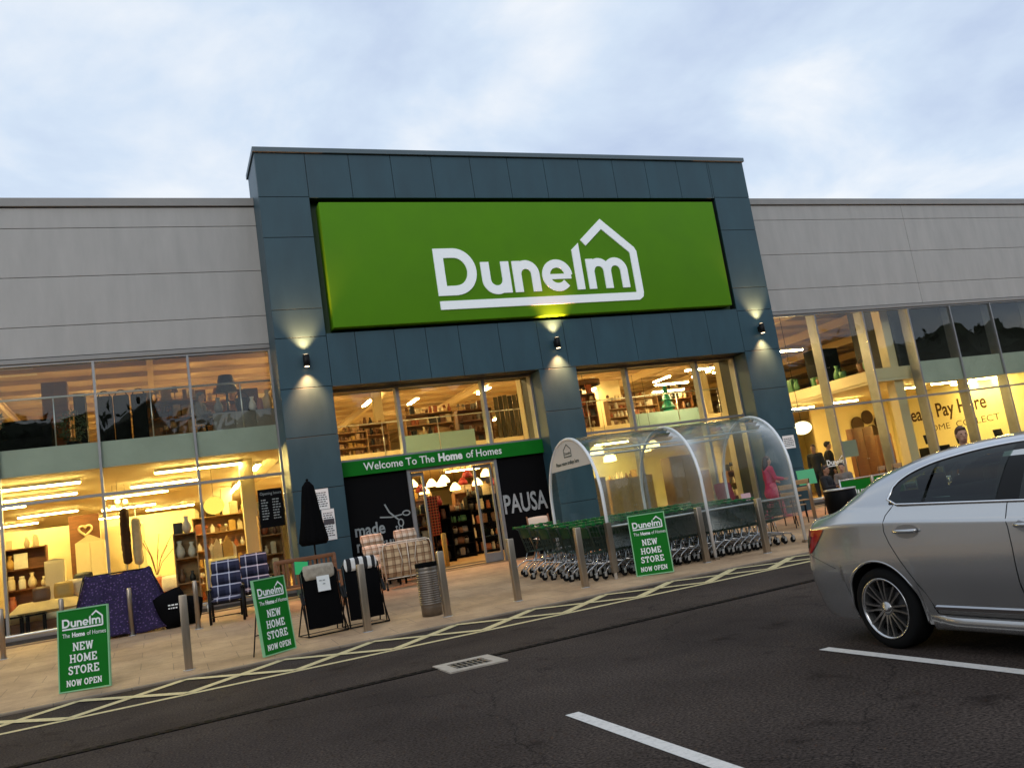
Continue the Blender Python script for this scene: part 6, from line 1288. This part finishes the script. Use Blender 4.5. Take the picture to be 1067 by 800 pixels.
shelf_unit(1.9, 26.5, UZ, 1.8, 1.7, 3, 'behind the long grey counter upstairs', P_oak, ['cream', 'tan', 'brown', 'black'], ['frame', 'lamp', 'vase'])
# upper floor seen through the portal glass
for (x, y, w, h, lab, cl) in ((6.45, 31.2, 1.5, 0.95, 'at the left end of the balcony above the doors', ['tan', 'ochre', 'brown']), (7.7, 32.2, 1.1, 1.3, 'second from left on the balcony above the doors', ['brown', 'black', 'tan', 'cream']), (9.6, 31.0, 1.9, 1.35, 'behind the pale balcony panel above the doors', ['black', 'brown', 'cream', 'rust']), (11.6, 31.6, 1.4, 1.4, 'right of the pale balcony panel above the doors', ['black', 'brown', 'grey', 'cream']),
                          (15.9, 31.0, 1.5, 1.5, 'at the left of the balcony behind the right upper windows', ['black', 'brown', 'rust', 'cream']), (18.6, 31.4, 2.4, 1.15, 'behind the second pale balcony panel', ['white', 'cream', 'rust', 'brown']), (21.3, 32.0, 1.3, 1.5, 'at the right of the balcony behind the right upper windows', ['black', 'brown', 'cream'])):
    shelf_unit(x, y, UZ, w, h, 3, lab, P_wood if 'right' in lab else P_oak, cl, ['box', 'frame', 'vase', 'lamp', 'jar', 'basket'])
for i in range(7):
    x = 12.5 + i * 0.2; t = thing('hanging_curtain', 'dark hanging curtain sample on the balcony rail display', 'curtain', (x, 31.3, UZ), 'dark curtain samples on the balcony'); c = MB(); c.rbox((x, 31.3, UZ + 0.95), (0.17, 0.06, 1.6 + 0.05 * (i % 3)), 0.02); c.build('cloth', mat('curtain_a', (0.05, 0.045, 0.03), 0.9) if i % 2 else mat('curtain_b', (0.10, 0.085, 0.05), 0.9), t)
t = thing('christmas_tree', 'teal green tinsel tree on the balcony behind the right upper windows', 'tree', (20.3, 31.3, UZ)); c = MB(); c.tube([(20.3, 31.3, UZ), (20.3, 31.3, UZ + 0.4)], 0.03, 8); c.build('trunk', P_wood, t); c = MB()
for k in range(4): c.lathe([(0.45 - 0.09 * k, 0.25 + 0.33 * k), (0.38 - 0.09 * k, 0.30 + 0.33 * k), (0.06, 0.72 + 0.33 * k)], (20.3, 31.3, UZ), 11)
c.build('crown', mat('teal_tinsel', (0.02, 0.20, 0.15), 0.5, 0, 0.4, 20), t)
for (x, y, z, rr) in ((17.6, 33.5, 6.6, 0.75), (14.8, 34, 6.1, 0.6)):
    t = thing('drum_pendant', 'broad brown drum pendant hung beyond the right upper windows, ' + ('larger of two' if rr > 0.7 else 'smaller of two'), 'pendant lamp', (x, y, z)); c = MB(); c.lathe([(rr, 0), (rr, 0.22), (rr * 0.97, 0.22), (rr * 0.97, 0.0)], (x, y, z), 28); c.build('shade', mat('brown_shade', (0.14, 0.07, 0.03), 0.8), t); c = MB(); c.tube([(x, y, z + 0.2), (x, y, 7.5)], 0.01, 6); c.build('flex', P_blackm, t)
# ground floor through the doors
for i, (x, y, w, h, lab, cl) in enumerate(((7.55, 25.2, 0.9, 1.7, 'first left of the doorway, dark', ['black', 'red', 'brown']), (8.55, 26.6, 1.2, 1.5, 'in the middle of the doorway view', ['black', 'green', 'brown', 'grey']), (9.9, 27.4, 1.1, 1.9, 'right of the doorway view, dark', ['black', 'rust', 'brown', 'cream']), (8.2, 29.2, 1.6, 2.1, 'farther back beyond the doors', ['red', 'brown', 'cream', 'ochre']), (10.8, 30.6, 1.6, 2.2, 'deepest in the doorway view', ['brown', 'cream', 'ochre', 'rust']), (6.6, 23.6, 0.6, 1.5, 'just inside the left edge of the doorway', ['cream', 'black', 'tan']))):
    shelf_unit(x, y, FZ, w, h, 4, lab, P_blackp if 'dark' in lab or 'middle' in lab else P_wood, cl, ['box', 'jar', 'vase', 'basket', 'cushion'])
t = thing('patterned_rug', 'red and black patterned rug hanging left in the doorway', 'rug', (7.35, 24.6, 1.3)); c = MB(); c.rbox((7.35, 24.6, 1.85), (0.36, 0.03, 1.15), 0.01); c.build('cloth', tartan('red_tartan', (0.02, 0.012, 0.012), (0.45, 0.03, 0.02), (0.5, 0.3, 0.1), 12), t)
c = MB(); c.tube([(7.35, 24.63, FZ), (7.35, 24.63, 2.45)], 0.015, 8); c.build('stand', P_blackm, t)
t = thing('yellow_bollard', 'short pale yellow post just inside the doorway', 'post', (6.95, 22.6, FZ)); c = MB(); c.lathe([(0.07, 0), (0.07, 0.85), (0.05, 0.88)], (6.95, 22.6, FZ), 16); c.build('post', PM_['ochre'], t)
fr = thing('lamp_gantry', 'wire gantry carrying lit lamps beyond the doors', 'stand', (9.0, 27.0, FZ)); c = MB()
for (x, y) in ((7.2, 25.9), (11.2, 25.9), (7.2, 28.4), (11.2, 28.4)): c.tube([(x, y, FZ), (x, y, 3.5)], 0.03, 8)
for y in (25.9, 27.1, 28.4): c.tube([(7.2, y, 3.5), (11.2, y, 3.5)], 0.02, 8)
c.build('frame', P_blackm, fr)
for i in range(14):
    x = 7.45 + (i * 0.73) % 3.6; y = (25.9, 27.1, 28.4)[i % 3]; z = 2.75 + rnd.uniform(-0.15, 0.25); cl = i % 4
    t = thing('pendant_lamp', 'lit glass pendant lamp on the gantry beyond the doors' if cl else 'unlit red pendant shade on the gantry beyond the doors', 'pendant lamp', (x, y, z), 'pendant lamps beyond the doors'); c = MB(); c.lathe([(0.05, 0.24), (0.16, 0.10), (0.18, 0.0), (0.17, 0.0), (0.15, 0.10), (0.045, 0.23)], (x, y, z), 16); c.build('shade', E_lamp if cl else PM_['red'], t); c = MB(); c.tube([(x, y, z + 0.23), (x, y, 3.49)], 0.006, 5); c.build('flex', P_blackm, t)
# ground floor behind the trolley shelter
for (x, y, w, z1, m_, lab) in ((11.2, 22.4, 1.3, 2.2, P_oak, 'pale wooden wardrobe behind the trolley shelter, first from the doors'), (12.9, 22.8, 1.5, 2.1, PM_['ochre'], 'ochre wardrobe behind the trolley shelter, second from the doors'), (14.4, 22.2, 0.9, 2.5, PM_['tan'], 'narrow tan wardrobe behind the trolley shelter, third from the doors'), (15.5, 23.4, 1.2, 2.0, P_oak, 'pale wooden wardrobe behind the shelter nearest the cafe')):
    tall('wardrobe', lab, 'wardrobe', x, y, w, 0.5, FZ, z1, m_, 0, 2)
for i in range(6):
    x = 11.0 + i * 0.85; y = 24.0 + (i % 2) * 0.8; z = 2.75 + 0.12 * (i % 3); t = thing('pendant_lamp', 'lit cream pendant lamp behind the trolley shelter', 'pendant lamp', (x, y, z), 'pendant lamps behind the trolley shelter'); c = MB(); c.lathe([(0.06, 0.26), (0.2, 0.16), (0.22, 0.0), (0.05, -0.02)], (x, y, z), 16); c.build('shade', E_lamp, t); c = MB(); c.tube([(x, y, z + 0.25), (x, y, 5.4)], 0.006, 5); c.build('flex', P_blackm, t)
c = MB()
# right: cafe and counter
c.bx(29.6, 29.7, 21.5, 36, 0.445, 3.985); o = c.build('counter_wall', P_ylw, store)
fn = lambda a, b, c_: (29.598 + b, 27.3 - a, c_)
t = thing('pay_sign', 'dark brown payment lettering along the bright yellow side wall at the right', 'sign', (29.59, 24.8, 2.1)); P_br = mat('brown_print', (0.05, 0.02, 0.01), 0.6)
l = text_mb('Please Pay Here', 0.80, -0.002, -0.6, 2.84, bold=0.012, squash=0.80, fn=fn); q = text_mb('HOME  COLLECT', 0.36, -0.002, 0.4, 2.30, squash=1.3, bold=-0.004, fn=fn); l.add(q.v, q.f); l.build('lettering', P_br, t)
for (x, z, rr) in ((27.6, 3.10, 0.32), (28.2, 3.36, 0.29), (28.35, 2.70, 0.30), (28.85, 3.10, 0.28)):
    t = thing('wall_disc', 'round woven wall disc over the counter at the right', 'wall decoration', (x, 28.44, z), 'round woven discs over the counter'); c = MB(); c.lathe([(0, 0), (rr * 0.9, 0), (rr, 0.02), (rr, 0.04), (0, 0.04)], (x, 28.44, z), 24, Euler((R(90), 0, 0)).to_matrix()); c.build('disc', PM_['tan'], t)
    c = MB(); c.lathe([(rr * 0.94, 0.045), (rr * 1.04, 0.045), (rr * 1.04, 0.0), (rr * 0.94, 0.0)], (x, 28.44, z), 24, Euler((R(90), 0, 0)).to_matrix()); c.build('rim', P_br, t)
c = MB(); c.bx(25.3, 29.58, 28.50, 28.60, 0.445, 3.985); c.build('counter_wall', P_cream, store)
t = thing('globe_lamp', 'big white globe lamp glowing in the cafe window', 'lamp', (21.85, 25.2, 2.8)); c = MB(); c.ball((21.85, 25.2, 3.05), (0.34, 0.34, 0.24), 18, 12); c.build('shade', emitter('globe_glow', (1.0, 0.80, 0.42), 5.0), t); c = MB(); c.tube([(21.85, 25.2, 3.28), (21.85, 25.2, 7.5)], 0.01, 6); c.build('flex', P_blackm, t)
tall('tall_cabinet', 'brown notice cabinet standing behind the cafe glass', 'cabinet', 23.9, 24.6, 1.0, 0.3, FZ, 2.75, P_wood, 0, 2)
tall('tall_cabinet', 'low brown cabinet right of the notice cabinet', 'cabinet', 25.1, 24.8, 0.7, 0.3, FZ, 2.4, P_wood, 0, 1)
for i, (x, y, w, h, m_, lab) in enumerate(((24.6, 22.1, 0.9, 1.35, P_blackp, 'dark till counter with a screen inside the cafe window, leftmost of three'), (26.3, 22.3, 1.2, 1.2, P_wood, 'brown till counter inside the right windows, middle of three'), (28.3, 22.4, 1.2, 1.2, P_wood, 'brown till counter below the payment lettering, rightmost of three'))):
    t = tall('till_counter', lab, 'counter', x, y, w, 0.5, FZ, FZ + h - 0.15, m_, 0, 1); s_ = thing('till_screen', 'dark screen on the ' + lab.split(' inside')[0].split(' below')[0] + (', rightmost' if i == 2 else ''), 'screen', (x - 0.2, y, FZ + h - 0.15)); c = MB(); c.rbox((x - 0.2, y - 0.05, FZ + h + 0.12), (0.42, 0.04, 0.32), 0.008, (R(-10), 0, 0)); c.build('panel', P_gblack, s_); c = MB(); c.tube([(x - 0.2, y, FZ + h - 0.15), (x - 0.2, y, FZ + h)], 0.03, 8); c.build('stand', P_blackm, s_)
t = thing('white_board', 'pale grey-green menu board standing inside the cafe glass', 'board', (20.25, 21.45, 1.2)); c = MB(); c.box((20.25, 21.45, 1.97), (0.72, 0.03, 0.52)); c.build('board', mat('pale_board', (0.38, 0.42, 0.32), 0.6), t); c = MB(); c.tube([(20.0, 21.47, FZ), (20.0, 21.47, 1.75)], 0.015, 6); c.tube([(20.5, 21.47, FZ), (20.5, 21.47, 1.75)], 0.015, 6); c.build('stand', P_blackm, t)
t = thing('window_wordmark', 'white wordmark lettering on the lower cafe window', 'sign', (19.0, 20.85, 1.6)); logo_mb(18.75, 1.50, 0.13, 20.858, 0.003).build('lettering', P_white, t)
for (x, y) in ((18.2, 23.0), (19.2, 24.0)): 
    small = thing('cafe_table', 'round cafe table inside the cafe window, ' + ('nearer the pier' if x < 19 else 'farther from the pier'), 'table', (x, y, FZ)); c = MB(); c.lathe([(0.36, 0.72), (0.38, 0.73), (0.38, 0.75), (0.36, 0.76)], (x, y, FZ), 24); c.build('table_top', P_oak, small); c = MB(); c.lathe([(0.22, 0), (0.22, 0.02), (0.04, 0.05), (0.04, 0.72)], (x, y, FZ), 16); c.build('pedestal', P_blackm, small)
shelf_unit(18.4, 33.0, FZ, 1.8, 1.9, 4, 'at the back of the void behind the cafe', P_oak, ['cream', 'brown', 'ochre'], ['box', 'jar', 'vase'])
for (x, y, h) in ((17.7, 26.0, 1.2), (18.6, 27.0, 1.0)): leafy(x, y, FZ, h + 0.4, 'potted plant behind the cafe tables, ' + ('nearer' if y < 26.5 else 'farther'))
shelf_unit(20.6, 27.5, FZ, 1.6, 1.5, 3, 'behind the pair in the cafe', P_wood, ['black', 'brown', 'cream'], ['box', 'jar', 'lamp'])
# goods standing along the edge of the gallery above the cafe
for i in range(16): good(rnd.choice(['basket', 'box', 'vase', 'cushion']), rnd.choice(['black', 'brown', 'green']), 22.25 + (i % 2) * 0.35, 21.9 + i * 0.6, UZ, rnd.uniform(0.3, 0.62), 'along the edge of the gallery above the cafe', 'goods along the gallery edge')
tall('tall_cabinet', 'dark cabinet on the gallery above the cafe', 'cabinet', 23.6, 25.4, 1.2, 0.5, UZ, 5.9, P_blackp, 0, 2)
